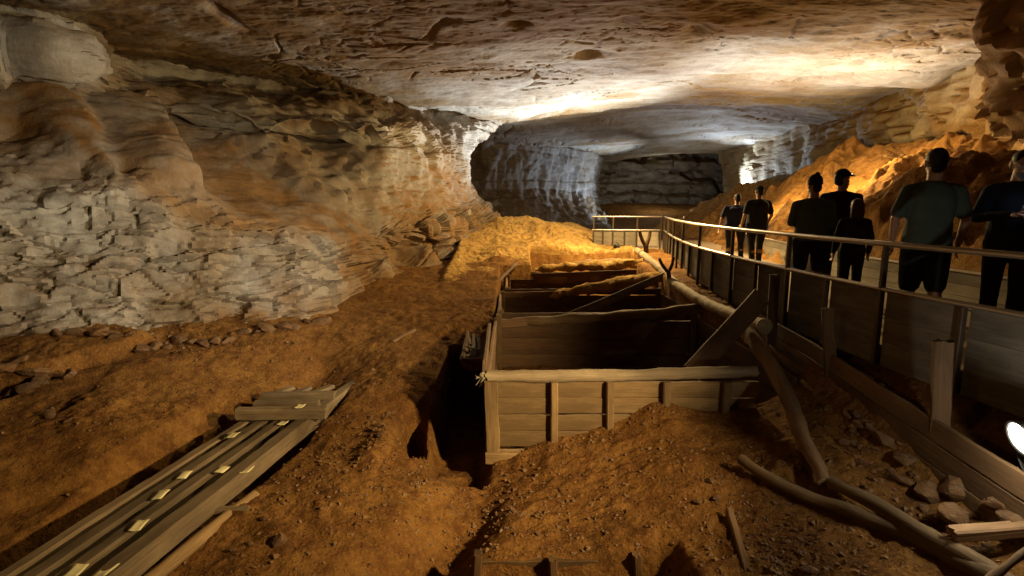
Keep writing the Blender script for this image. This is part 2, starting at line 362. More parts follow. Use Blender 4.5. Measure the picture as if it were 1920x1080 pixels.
def rocksheet(name, grid, nc, nr, disp, mat, label=None, flip=False, dust=None, kind='structure'):
    C = np.array(grid, float)                     # columns x rows x 3
    # resample the columns evenly by distance so the mesh has an even grain
    G = crom(C, len(C)*24)
    mid = G[:, G.shape[1]//2]; d = np.concatenate([[0], np.cumsum(np.linalg.norm(np.diff(mid, axis=0), axis=1)/(np.maximum(mid[1:, 1], 2)+3))])
    t = np.linspace(0, d[-1], nc); i = np.clip(np.searchsorted(d, t)-1, 0, len(d)-2); f = ((t-d[i])/(d[i+1]-d[i]+1e-9))[:, None, None]
    G = G[i]*(1-f)+G[i+1]*f
    G = np.swapaxes(crom(np.swapaxes(G, 0, 1), nr), 0, 1)
    N = gnormals(G)
    mid = np.array([2., 20., 0.5])
    if ((N*(mid-G)).sum() < 0) != flip: N = -N; rev = True
    else: rev = False
    P = G.reshape(-1, 3); Nn = N.reshape(-1, 3); rowf = np.tile(np.linspace(0, 1, nr), nc)
    D = disp(P, Nn, rowf).reshape(nc, nr)
    D = .84*D+.08*(np.roll(D, 1, 0)+np.roll(D, -1, 0))
    D = D.reshape(-1)
    V = P+Nn*D[:, None]
    N2 = gnormals(V.reshape(nc, nr, 3)).reshape(-1, 3)
    if rev: N2 = -N2
    F = gridfaces(nc, nr)
    if rev: F = F[:, ::-1]
    F = np.ascontiguousarray(F[:, ::-1]) if False else F
    du = dust(P, Nn, N2, rowf) if dust else dustattr(N2, P)
    o = mesh_np(name, V, F, mat, attrs={'dust': du}, loc=(0, 0, 0)); o.data.set_sharp_from_angle(angle=R(32))
    o['kind'] = kind
    if label: o['label'] = label
    return o
def strata(P, h, s, warp=.25):
    z = (P[:, 2]+warp*noise(P*.45, s))/h
    k = np.floor(z); f = z-k
    a = _f(_h(k.astype(np.int64), np.zeros(len(P), np.int64)+s, np.zeros(len(P), np.int64), 5)); b = _f(_h(k.astype(np.int64)+1, np.zeros(len(P), np.int64)+s, np.zeros(len(P), np.int64), 5))
    return a+(b-a)*sstep(.82, 1.0, f), np.exp(-((f-.9)/.08)**2)
PA = [(150, 192), (195, 176), (285, 182), (305, 240), (340, 300), (378, 354), (330, 350), (250, 330), (205, 300), (175, 240)]
PB = [(308, 226), (420, 268), (560, 338), (700, 420), (700, 455), (560, 430), (440, 392), (372, 330)]
PC = [(-300, 90), (0, 108), (55, 128), (152, 186), (178, 240), (207, 302), (215, 335), (150, 300), (70, 245), (-300, 230)]
PD = [(-300, 40), (0, 60), (120, 60), (165, 92), (175, 130), (80, 122), (-300, 100)]
PE = [(215, 258), (300, 250), (372, 352), (460, 400), (640, 432), (600, 445), (430, 425), (300, 382), (225, 345)]
PF_ = [(640, 425), (760, 430), (800, 560), (600, 640), (655, 540)]
def disp_left(P, N, r):
    qx, qy = proj(P); qx = qx+10*noise(P*1.3, 201); qy = qy+8*noise(P*1.3, 202); vis = P[:, 1] > 3
    poly = lambda pl, a, s_: np.where(vis, sstep(-s_, s_, polysd(qx, qy, pl))*a, 0)
    PK = [(296, 212), (420, 222), (560, 240), (700, 258), (700, 266), (560, 250), (420, 233), (296, 223)]
    facet = -poly(PK, .22, 4)+poly(PA, .42, 9)*sstep(165, 320, qx)-poly(PB, .12, 14)+poly(PC, .22, 14)+poly(PD, .42, 6)
    calm = 1-.6*np.maximum(np.maximum(poly(PA, 1, 8), poly(PB, 1, 10)), poly(PC, 1, 10))
    return disp_left0(P, N, r)*calm+facet
def disp_left0(P, N, r):
    # r: 0 floor .. 1 ceiling
    n = len(P)
    lower = 1-sstep(.30, .40, r); bulge = sstep(13.5, 16.5, P[:, 1])
    Q = P.copy(); Q += .14*np.stack([fbm(P*1.3, 3, 21), fbm(P*1.3, 3, 22), .8*fbm(P*1.1, 3, 23)], 1)
    run = (Q[:, 0]+.8*Q[:, 1]); zz = Q[:, 2]+.12*noise(P*.5, 3)+.05*noise(P*1.7, 13)
    hs = np.array([0, .42, .62, 1.05, 1.50, 1.66, 2.15, 2.5, 3.5]); zr = np.clip(zz+2.5, 0, 3.49); kb = np.clip(np.searchsorted(hs, zr, 'right')-1, 0, 7); dz = np.minimum(zr-hs[kb], hs[kb+1]-zr)
    w1, w2, cid, tlt = worleyv(np.stack([run/.72+5.3*kb, zr/.34+.0*kb, 0*run+3.5], 1), 4)
    v1_, v2_, cid2, tlt2 = worleyv(np.stack([run/.30, zr/.20, 0*run+1.5], 1), 14)
    small = sstep(.0, .4, noise(P*.7, 16))
    crack = np.maximum(np.exp(-((w2-w1)/.05)**2), np.exp(-(dz/.022)**2)*.8); crack = np.maximum(crack, small*.5*np.exp(-((v2_-v1_)/.07)**2))
    cid = cid*.8+.55*tlt+small*(.5*cid2+.4*tlt2)
    big1, big2, bid = worley(P/np.array([1.5, 1.5, .8]), 9)
    blk = (.10*cid+.12*bid-.11*crack*sstep(-.7, .1, noise(P*.9, 7)))*lower*(1-.6*bulge)
    st, gap = strata(P, .42, 3)
    up = sstep(.55, .62, r)
    wall = (.10*st-.12*gap*sstep(-.1, .35, noise(P*.5, 14)))*(.25+.75*up)*(1-.55*lower)
    flute = fbm(P*np.array([1.5, 1.5, .45]), 4, 31)*.20*sstep(.42, .58, r)*(.4+.9*bulge)
    slope = sstep(.33, .4, r)*(1-sstep(.5, .58, r))
    s1, s2, sid = worley(P/np.array([1.5, 1.5, .9])+3.3, 19)
    tq = fbm(P*np.array([.8, .8, 1.2])+5, 3, 95)*7; tk = np.floor(tq); terr = (tk+sstep(.7, 1.0, tq-tk))/7
    slab = (slope*.9+.55*up)*(1-.5*bulge)*(.26*terr+.05*sid*sstep(.02, .12, s2-s1)-.06*np.exp(-((s2-s1)/.035)**2))
    w5, w6, c5 = worley(P*np.array([3.2, 3.2, 4.2])+.3*noise(P*4, 2)[:, None], 29)
    rough = .20*fbm(P*.55, 3, 1)+.05*fbm(P*2.4, 5, 2, .6)+.018*ridged(P*6, 3, 8)+.05*c5*sstep(-.4, .3, noise(P*.8, 55))+.018*strata(P, .13, 71, .3)[0]*sstep(.3, .5, r)-.045*np.exp(-((w6-w5)/.06)**2)*sstep(0, .5, noise(P*.7, 56))
    caves = np.zeros(n)
    for (px, py, Y, rr, dd) in ((722, 440, 13.2, .35, .6), (772, 470, 14.6, .42, .7), (840, 455, 16.2, .26, .7), (893, 478, 17.6, .24, .7), (700, 470, 12.6, .25, .4), (700, 262, 14.6, .3, .3), (805, 270, 17, .3, .4), (830, 478, 16, .3, .4)):
        c = at(px, py, Y); caves -= dd*np.exp(-(((P-c)/np.array([rr, rr*1.6, rr*.8]))**2).sum(1))
    und = -.45*np.exp(-((r-.13)/.035)**2)*(1-bulge)*sstep(-.2, .3, noise(P*.35, 41))
    b1, b2, bc = worley(P/np.array([.8, .8, .5])+1.7, 49); lowb = bulge*(1-sstep(.38, .48, r)); rough = rough+lowb*(.22*bc-.15*np.exp(-((b2-b1)/.07)**2)+.10*ridged(P*1.3, 3, 57))
    return blk+wall+flute+slab+rough+caves+und
def dust_left(P, N, N2, r):
    slope = sstep(.32, .40, r)*(1-sstep(.52, .60, r))
    d = sstep(.10, .80, N2[:, 2]+.62*slope+.45*fbm(P*.7, 4, 61)-.12-.25*(1-sstep(.30, .36, r)))
    low = (1-sstep(.08, .2, r+.12*noise(P*.9, 5)))
    far = sstep(12.2, 14.5, P[:, 1])*(1-sstep(.32, .42, r+.08*noise(P, 6)))  # dust on the far wall foot; lamplight's gold is put into its colour too
    qx, qy = proj(P); qx = qx+28*fbm(P*1.1, 3, 203); qy = qy+20*fbm(P*1.1, 3, 204)
    pol = 0
    for pl, a in ((PB, .95), (PC, 1.0), (PE, .8), (PF_, .95)): pol = np.maximum(pol, sstep(-14, 14, polysd(qx, qy, pl))*a)
    d = d*np.where((qx > -100) & (qx < 720), .55, 1)
    return np.clip(np.maximum(np.maximum(np.maximum(d*.95, low*.95), far*.8), pol), 0, 1)
left = rocksheet('cave_wall', LW, 860, 440, disp_left, M['lime'], dust=dust_left)
def disp_alc(P, N, r):
    st, gap = strata(P, .5, 12)
    return .06*st-.05*gap+fbm(P*np.array([1.6, 1.6, .3]), 5, 33)*.24+.25*fbm(P*.4, 3, 15)+.05*fbm(P*2.2, 3, 16)
alc = rocksheet('cave_wall', AW, 260, 130, disp_alc, M['far'])
def disp_far(P, N, r):
    st, gap = strata(P, 1.0, 22, .2)
    w1, w2, cid = worley(P/np.array([2.2, 2.2, 1.3]), 23)
    return .3*st-.3*gap+.45*cid-.3*np.exp(-((w2-w1)/.06)**2)+.4*fbm(P*.4, 3, 25)+.1*fbm(P*1.6, 4, 26)
farw = rocksheet('cave_wall', FW, 160, 90, disp_far, M['far'])
def disp_right(P, N, r):
    w1, w2, cid = worley(np.stack([P[:, 0]/1.0, P[:, 1]/1.0, (P[:, 2]+.2*noise(P*.5, 3))/1.25], 1)+7, 44)
    crack = np.exp(-((w2-w1)/.055)**2)
    st, gap = strata(P, .7, 32, .3)
    near = 1-sstep(11, 12.5, P[:, 1])
    fr = 1-.65*sstep(22, 27, P[:, 1])
    return fr*(.16*cid-.2*crack*(1-near)+.16*st-.15*gap*sstep(0, .4, noise(P*.4, 3)))+.3*fbm(P*.4, 3, 35)+.08*fbm(P*2, 4, 36)+near*.25*ridged(P*np.array([.7, .7, 1.1]), 3, 37)+fbm(P*np.array([1.2, 1.2, .35]), 3, 39)*.16
def dust_right(P, N, N2, r):
    return np.clip(np.maximum(sstep(.1, .7, N2[:, 2]+.3*fbm(P*.7, 3, 62)), (1-sstep(10.8, 12.2, P[:, 1]))*.9), 0, 1)
right = rocksheet('cave_wall', RW, 420, 170, disp_right, M['right'], dust=dust_right)

# ------------------------------------------------------------------ ceiling: a low flat vault, height as a function of place
cp = [(-14, -8, 3.5), (0, -8, 3.5), (14, -8, 3.5), (-13, 2, 3.55), (0, 3, 3.6), (13, 3, 3.6), (-12, 8, 3.5), (-6, 9, 3.65), (0, 10, 3.7), (6, 10, 3.7), (12, 10, 3.4),
      (0, 15, 3.65), (5, 16, 3.75), (9, 16, 3.7), (12, 16, 3.3), (-4, 14, 3.55), (-8, 13, 3.4), (-10, 16, 3.2)]
for (px, py, Y) in ((310, 120, 14.8), (500, 150, 16), (700, 185, 18), (850, 205, 20.5), (940, 225, 22.6), (1000, 215, 21.5), (1100, 195, 22.2), (1280, 180, 21.5),
                    (1450, 185, 21), (1600, 175, 19.5), (1700, 150, 18.6), (1800, 120, 15.5),
                    (1000, 270, 29), (1100, 270, 32), (1250, 262, 33), (1400, 262, 33.5), (1500, 235, 28), (1130, 303, 42), (1250, 289, 42), (1340, 286, 42), (1250, 280, 48)):
    q = at(px, py, Y); cp.append((q[0], q[1], q[2]))
cp += [(-8, 24, 3.3), (-8, 30, 3.3), (18, 24, 3.0), (20, 34, 3.0), (8, 50, 4.6), (0, 50, 4.6), (18, 50, 4.6), (-8, 44, 4)]
cp = np.array(cp); ceil_t = TPS(cp[:, :2], cp[:, 2], .25)
e0 = at(960, 240, 23.4); e1 = at(1100, 224, 23.6); e2 = at(1280, 207, 23.2); e3 = at(1420, 214, 22.6)
EDX = np.array([-30, e0[0], e1[0], e2[0], e3[0], 12, 40]); EDY = np.array([25.5, e0[1], e1[1], e2[1], e3[1], 21.5, 21])
def ceil_base(x, y):
    z = ceil_t(x, y)
    ed = np.interp(x, EDX, EDY)
    w = .3*noise(np.stack([x*.7, y*.3, 0*x], -1).reshape(-1, 3), 51).reshape(x.shape)
    s_ = .35*sstep(-.12, .12, y+w-ed)+.65*sstep(-.1, 1.6, y+w-ed)
    band = (1-sstep(3.0, 8, y-ed))*(1-sstep(10, 13, x))*sstep(-3, -1, x)
    return z+.42*s_*band
nu = 800; Yc = np.concatenate([np.linspace(-8, 7.5, 26), 1/np.linspace(1/7.7, 1/54, 470)])[:, None]; nv = len(Yc)
uu = np.linspace(-1, 1, nu)[None, :]; Xc = 1.5+uu*np.interp(Yc, [-8, 10, 16, 30, 54], [14, 14, 18.5, 24, 32]); Yc = Yc+0*uu
Zc = ceil_base(Xc, Yc)
P = np.stack([Xc, Yc, Zc], -1).reshape(-1, 3)
Q = P*np.array([.32, .75, .75])
tr = ridged(P*np.array([.10, .28, .1])+fbm(P*.5, 2, 8)[:, None]*.2, 3, 71)
w1, w2, cid = worley(np.stack([P[:, 0]/2.6, (P[:, 1]+.5*fbm(P*.5, 3, 9))/1.25, P[:, 2]*0], 1), 73)
crk = np.exp(-((w2-w1)/.022)**2)*sstep(-.1, .3, noise(P*.35, 75))
w3, w4, cid2 = worley(np.stack([P[:, 0]/.9, (P[:, 1]+.3*fbm(P, 3, 19))/.5, P[:, 2]*0], 1), 77)
crk2 = np.exp(-((w4-w3)/.05)**2)*sstep(.0, .35, noise(P*.5, 78))
tq = (fbm(P*np.array([.22, .55, .3]), 5, 81, .55)+.25*noise(P*np.array([.08, .2, .1]), 84))*9; tk = np.floor(tq); terr = tk+sstep(.82, 1.0, tq-tk)
tq2 = fbm(P*np.array([.7, 1.8, 1]), 4, 85, .55)*6; tk2 = np.floor(tq2); terr2 = tk2+sstep(.75, 1.0, tq2-tk2)
D = .016*terr+.007*terr2+.02*fbm(Q, 3, 86)+.008*fbm(P*np.array([1.5, 4, 1]), 5, 83, .6)+.016*cid*sstep(-.2, .3, noise(P*.3, 79))*sstep(.0, .05, w2-w1)+.12*crk+.04*crk2
for (px, py, Y, rx, ry, d) in ((1420, 116, 16.5, .38, .28, .30), (1392, 140, 18, .3, .18, .16), (970, 46, 11.6, .22, .2, .25), (1105, 88, 14, .3, .2, .25), (1620, 80, 14.6, .25, .2, .25), (1310, 30, 12, .25, .5, .2), (1170, 32, 11.5, .2, .2, .12),
                          (425, 15, 11, .12, .6, .22), (160, 50, 11.2, .18, .18, .2), (1005, 188, 20, .3, .3, .2), (1700, 100, 16, .35, .3, .12)):
    q = at(px, py, Y); D += d*bump2(P[:, 0], P[:, 1], q[0], q[1], rx, ry)
cr = [at(1300, 70, 13), at(1310, 35, 12), at(1330, 0, 11.2), at(1325, -40, 10.5)]
V = P.copy(); V[:, 2] += D
g = np.abs(np.gradient(D.reshape(nv, nu), axis=0)).reshape(-1)
du = np.clip(sstep(.1, .5, fbm(P*np.array([.12, .3, .2]), 4, 91)+.38*sstep(15, 9.5, P[:, 1])+.45*sstep(1.5, -5, P[:, 0])), 0, 1)*.95
ceiling = mesh_np('cave_ceiling', V, gridfaces(nv, nu)[:, ::-1].copy(), M['ceil'], attrs={'dust': du}, loc=(0, 0, 0)); ceiling['kind'] = 'structure'; ceiling.data.set_sharp_from_angle(angle=R(32))

# ------------------------------------------------------------------ ground
gp = []
def g(px, py, Y): q = at(px, py, Y); gp.append(tuple(q))
def gz_(px, py, z): q = atz(px, py, z); gp.append(tuple(q))
for c in LW[2:17]:
    q = c[1]; gp.append((q[0], q[1], q[2]))
for (px, py, Y) in ((1000, 1080, 4.0), (960, 1010, 4.4), (1100, 940, 4.9), (1200, 850, 5.4), (1290, 760, 5.85), (1400, 755, 5.95), (910, 868, 5.9), (1040, 830, 5.95), (1150, 800, 5.95), (1240, 752, 5.95),
                    (1400, 870, 4.7), (1250, 1000, 4.2), (1550, 915, 4.2), (1900, 965, 3.6), (1700, 890, 4.2), (1500, 710, 6.0), (1460, 650, 7.2), (1600, 780, 5.0), (1400, 1060, 3.75), (1700, 1060, 3.3), (1880, 1085, 3.0),
                    (1350, 560, 9), (1300, 503, 12), (1235, 480, 15), (1160, 462, 18.5), (1060, 445, 20), (960, 450, 18.5), (930, 480, 16), (940, 540, 12), (905, 575, 10.5), (880, 650, 8.7), (800, 625, 9), (750, 690, 7.7), (700, 640, 8.9),
                    (650, 590, 10), (650, 800, 6.15), (740, 900, 5), (700, 745, 6.95), (600, 1000, 4.2), (560, 1080, 3.7), (600, 735, 7.6), (450, 815, 6.25), (250, 960, 4.55), (0, 1080, 3.75), (300, 725, 6.7), (100, 800, 5.7), (0, 710, 6.65),
                    (400, 665, 7.8), (585, 700, 8.05), (0, 905, 4.7), (200, 830, 5.4), (-300, 900, 4.6), (-300, 1080, 3.6), (850, 960, 4.8), (800, 1060, 4.1), (540, 650, 8.3), (720, 1000, 4.3)):
    g(px, py, Y)
gp += [(-9, 0, -2.2), (-5, 1.5, -2.7), (-3, 2.6, -2.85), (0, 2.6, -2.9), (3, 2, -2.4), (6, 0, -1.9), (0, 0, -2.4), (0, -8, -2), (-10, -8, -2), (10, -8, -2), (4.2, 4, -1.62), (4.1, 6, -1.60), (4.2, 2.5, -1.64), (3.95, 5, -1.66), (5, 8, -1.7), (5, 12, -1.65), (6, 17, -1.6), (8, 6, -1.7), (9, 12, -1.7), (11, 3, -1.6), (13, 10, -1.6),
       (14, 18, -1.5), (2, 22, -1.5), (6, 22, -1.6), (0, 26, -1.4), (5, 28, -1.5), (10, 26, -1.5), (-6, 26, -1.3), (3, 33, -1.6), (8, 34, -1.5), (14, 34, -1.2), (8, 40, -.9), (4, 42, -.6), (12, 42, -.6), (8, 47, .3), (20, 30, -1.4), (20, 45, 0), (-6, 46, 0), (1.5, 14, -1.75), (1.5, 16.5, -1.6), (2.5, 12.3, -1.9)]
gp = np.array(gp); gt = TPS(gp[:, :2], gp[:, 2], .06)
VX0, VX1 = -.28, 3.35
def ground_z(x, y, fine=True):
    x = np.asarray(x, float); y = np.asarray(y, float); sh = x.shape; x = x.ravel(); y = y.ravel()
    z = gt(x, y)
    P = np.stack([x, y, 0*x], 1)
    z = z+.06*fbm(P*.8, 3, 101)*sstep(0, 3, np.abs(y)+1)
    # bank step, left of the beams
    z += .12*ridged(P*np.array([.6, .6, 1]), 2, 103)*sstep(-1.2, -2.4, x)*(1-sstep(9, 12, y))*.5
    # gully running from the pit to the bottom edge and the hollows left of it
    z -= .30*bump2(x, y, -.55, 4.55, .28, .9, -.35)+.22*bump2(x, y, -.85, 3.9, .22, .35)
    z += .16*bump2(x, y, -1.45, 5.6, .22, .55)
    z -= .42*bump2(x, y, -1.22, 6.35, .13, .42)
    o_ = (x+2.95)*.9916-(y-3.36)*.129; z -= .30*sstep(-1.30, -1.12, o_)*(1-sstep(-.86, -.72, o_))*(1-sstep(6.2, 6.9, y))*sstep(0, 2, y)
    z -= .36*rectm(x, y, -.25, 1.35, 3.3, 4.10, .09)
    z -= .22*sstep(-.80, -.70, o_)*(1-sstep(.16, .26, o_))*(1-sstep(6.6, 7.2, y))*sstep(0, 2, y)
    pit = rectm(x, y, -1.0, -.30, 5.35, 8.6, .10)
    pz = -3.26+.25*sstep(5.9, 5.2, y)+.08*fbm(P*2, 2, 5)
    z = z*(1-pit)+np.minimum(z, pz)*pit
    for (y0, y1, zb) in ((6.06, 9.64, -2.93), (9.5, 12.24, -2.75), (12.1, 14.68, -2.35), (14.5, 16.86, -2.15)):
        m = rectm(x, y, (VX0-.02 if y0 < 14.2 else .56), VX1+(.03 if y0 < 14.2 else .3), y0, y1, .04)
        z = z*(1-m)+np.minimum(z, zb+.05*fbm(P*2, 2, 6))*m
    z -= .10*sstep(1.7, 2.2, x)*(1-sstep(3.3, 3.6, x))*(1-sstep(7.5, 9, y))*sstep(2, 3, y)
    if fine:
        qx, qy = proj(np.stack([x, y, z], 1)); qx = np.where(y > 2.5, qx+10*noise(P*1.7, 205), -9e3); qy = qy+8*noise(P*1.7, 206)
        for pl, h_, s_ in (([(-300, 630), (0, 640), (200, 625), (292, 640), (215, 668), (150, 690), (60, 718), (-300, 748)], .20, 5), ([(0, 765), (150, 705), (400, 664), (560, 652), (596, 690), (565, 728), (430, 775), (200, 880), (0, 965), (-300, 1010), (-300, 780)], .13, 9), ([(752, 790), (772, 772), (798, 790), (794, 850), (770, 858), (757, 830)], -.35, 5)):
            z = z+h_*sstep(-s_, s_, polysd(qx, qy, pl))
        a = sstep(-1.0, .2, noise(P*.9, 111)); 
        w1, w2, cid = worley(np.stack([x/.16, y/.16, 0*x], 1), 115)
        peb = np.clip(.42-w1, 0, 1)*np.maximum(cid, 0)*.10*sstep(-.1, .5, noise(P*.7, 117)+.1)
        lump = sstep(-.2, .4, noise(P*.8+4, 123))
        z += .030*fbm(P*2.6, 5, 113, .6)*a+(.008+.012*lump)*fbm(P*8, 5, 119, .7)+.014*lump*ridged(P*5, 3, 125)+peb
        z += .05*np.maximum(0, fbm(P*np.array([1.6, 4.0, 1])+3, 3, 121))*sstep(-2, -1, x)
    return z.reshape(sh)
nu, nv = 760, 640
vv = np.linspace(0, 1, nv)
Yg = np.interp(vv, [0, .05, .45, .70, .85, 1], [-8, 2.2, 6.5, 11, 20, 50])[:, None]
uu = np.linspace(-1, 1, nu)[None, :]
Xg = (uu*.8+.2*uu**3)*np.interp(Yg, [-8, 2, 10, 50], [14, 10, 15, 34]); Yg = Yg+0*uu
# a steeper back slope rises to the walkway behind the camera
Zg = ground_z(Xg, Yg)
V = np.stack([Xg, Yg, Zg], -1).reshape(-1, 3)
ground = mesh_np('ground', V, gridfaces(nv, nu), M['dirt'], attrs={'dust': 0*V[:, 0]}, loc=(0, 0, 0)); ground['kind'] = 'structure'
def gz(x, y): return float(ground_z(np.array([x]), np.array([y]))[0])

# ------------------------------------------------------------------ dirt mounds
def mound(name, pts, x0, x1, y0, y1, n, mat, label, base, lam=.05, amp=1.0, extra=None):
    pts = np.array(pts); t = TPS(pts[:, :2], pts[:, 2], lam)
    X, Yy = np.meshgrid(np.linspace(x0, x1, n), np.linspace(y0, y1, int(n*(y1-y0)/(x1-x0)) if y1-y0 < 2.5*(x1-x0) else n*2))
    Z = t(X, Yy); P = np.stack([X, Yy, 0*X], -1).reshape(-1, 3)
    w1, w2, cid = worley(np.stack([P[:, 0]/.55, P[:, 1]/.55, 0*P[:, 0]], 1), 131)
    w3, w4, c3 = worley(np.stack([P[:, 0]/.24, P[:, 1]/.24, 0*P[:, 0]], 1)+.3*noise(P*2, 4)[:, None], 132)
    am2 = .45+.55*sstep(-.3, .4, noise(P*.5, 134))
    D = amp*am2*(.06*np.maximum(c3, -.3)*np.clip(1-1.5*w3, 0, 1)+.05*ridged(P*np.array([1.2, .7, 1]), 4, 139)+.16*fbm(P*1.1, 4, 133)+.12*np.maximum(cid, -.2)*np.clip(1-1.6*w1, 0, 1)+.06*ridged(P*2.2, 3, 135)+.03*fbm(P*6, 3, 137))
    Z = Z+D.reshape(Z.shape)
    if extra: Z = Z+extra(X, Yy)
    Z = Z-.9*rectm(X, Yy, -.35, 3.5, 11.0, 14.95, .10)
    m_ = rectm(X, Yy, .58, 3.75, 14.6, 16.88, .06); Z = Z*(1-m_)+np.minimum(Z, -2.3)*m_
    e = rectm(X, Yy, x0+.25, x1-.25, y0+.25, y1-.25, .25)
    gzz = ground_z(X, Yy, False)-.35
    Z = np.maximum(Z*e+gzz*(1-e), gzz)
    V = np.stack([X, Yy, Z], -1).reshape(-1, 3); N2 = gnormals(V.reshape(X.shape+(3,))).reshape(-1, 3)
    o = mesh_np(name, V, gridfaces(*X.shape), mat)
    tag(o, label, 'dirt mound'); return o, t
mp = [tuple(at(*a)) for a in ((905, 505, 15.2), (930, 470, 16.8), (960, 430, 19), (985, 407, 20), (1015, 415, 20.3), (1050, 424, 20.6), (1075, 420, 21), (1095, 428, 21), (1130, 446, 20.5), (1170, 462, 18.8), (1100, 455, 18.6), (1040, 450, 18.2), (1000, 470, 16.6), (950, 500, 15), (1010, 492, 15.6), (1120, 478, 17), (1200, 474, 17.2), (930, 545, 12.6), (960, 520, 13.6))]
mp += [(-2.2, 20, -.9), (-1, 23, -1.0), (1.5, 24, -1.4), (4, 23.5, -1.7), (-2.5, 15, -1.3), (-2.0, 12, -1.8), (-2.2, 17, -1.1), (4.4, 19, -1.5), (4.5, 16, -1.75), (.5, 13, -2.1), (2.5, 15, -1.85), (4, 15, -1.9)]
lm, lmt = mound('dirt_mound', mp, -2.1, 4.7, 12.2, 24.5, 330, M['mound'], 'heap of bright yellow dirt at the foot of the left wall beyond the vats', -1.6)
rp = [tuple(at(*a)) for a in ((1350, 395, 27), (1400, 352, 28), (1440, 372, 27.5), (1385, 420, 22.5), (1440, 400, 21.5), (1470, 355, 21.5), (1510, 322, 20.8), (1580, 305, 19.8), (1560, 345, 18), (1610, 330, 17.5), (1640, 292, 17), (1700, 300, 16), (1500, 390, 17), (1600, 400, 14.5), (1560, 430, 14), (1480, 430, 16),
                              (1760, 292, 14.5), (1850, 282, 13), (1930, 255, 11.8), (1620, 400, 11.4), (1660, 365, 10.6), (1700, 337, 10.2), (1760, 326, 9.9), (1850, 318, 9.6), (1950, 330, 9), (1640, 450, 9.8), (1700, 430, 9.2), (1800, 420, 8.6), (1690, 320, 13.6), (1780, 315, 12.2), (1880, 305, 11.2), (1640, 480, 9.6), (1850, 518, 7.1))]
rp += [(6.25, 7, -1.3), (6.25, 9, -1.3), (6.5, 12, -1.35), (6.9, 15, -1.4), (7.6, 18, -1.4), (8, 21, -1.5), (8.6, 24, -1.6), (9, 28, -1.6), (8.5, 32, -1.6), (8, 5, -.9), (10, 4, -.4), (12, 6, .6), (15, 16, 1.6), (14, 20, 1.5), (15, 25, 1.0), (14, 29, 1), (13, 33, .4), (12, 12, 1.3), (6.2, 4, -1.5), (7, 2, -1.4), (13, 2, 0), (16, 10, 1.4)]
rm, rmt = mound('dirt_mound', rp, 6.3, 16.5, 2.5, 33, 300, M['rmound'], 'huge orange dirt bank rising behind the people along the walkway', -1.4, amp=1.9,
                extra=lambda X, Y: .35*bump2(X, Y, 12.3, 19.9, .9, 1.2)+.3*bump2(X, Y, 11.6, 17, .8, .9)+.3*np.clip(fbm(np.stack([X.ravel()*.9, Y.ravel()*.9, 0*X.ravel()], 1), 3, 145).reshape(X.shape), -.2, 1)-.35*bump2(X, Y, 9.3, 12.3, 1.2, .5))
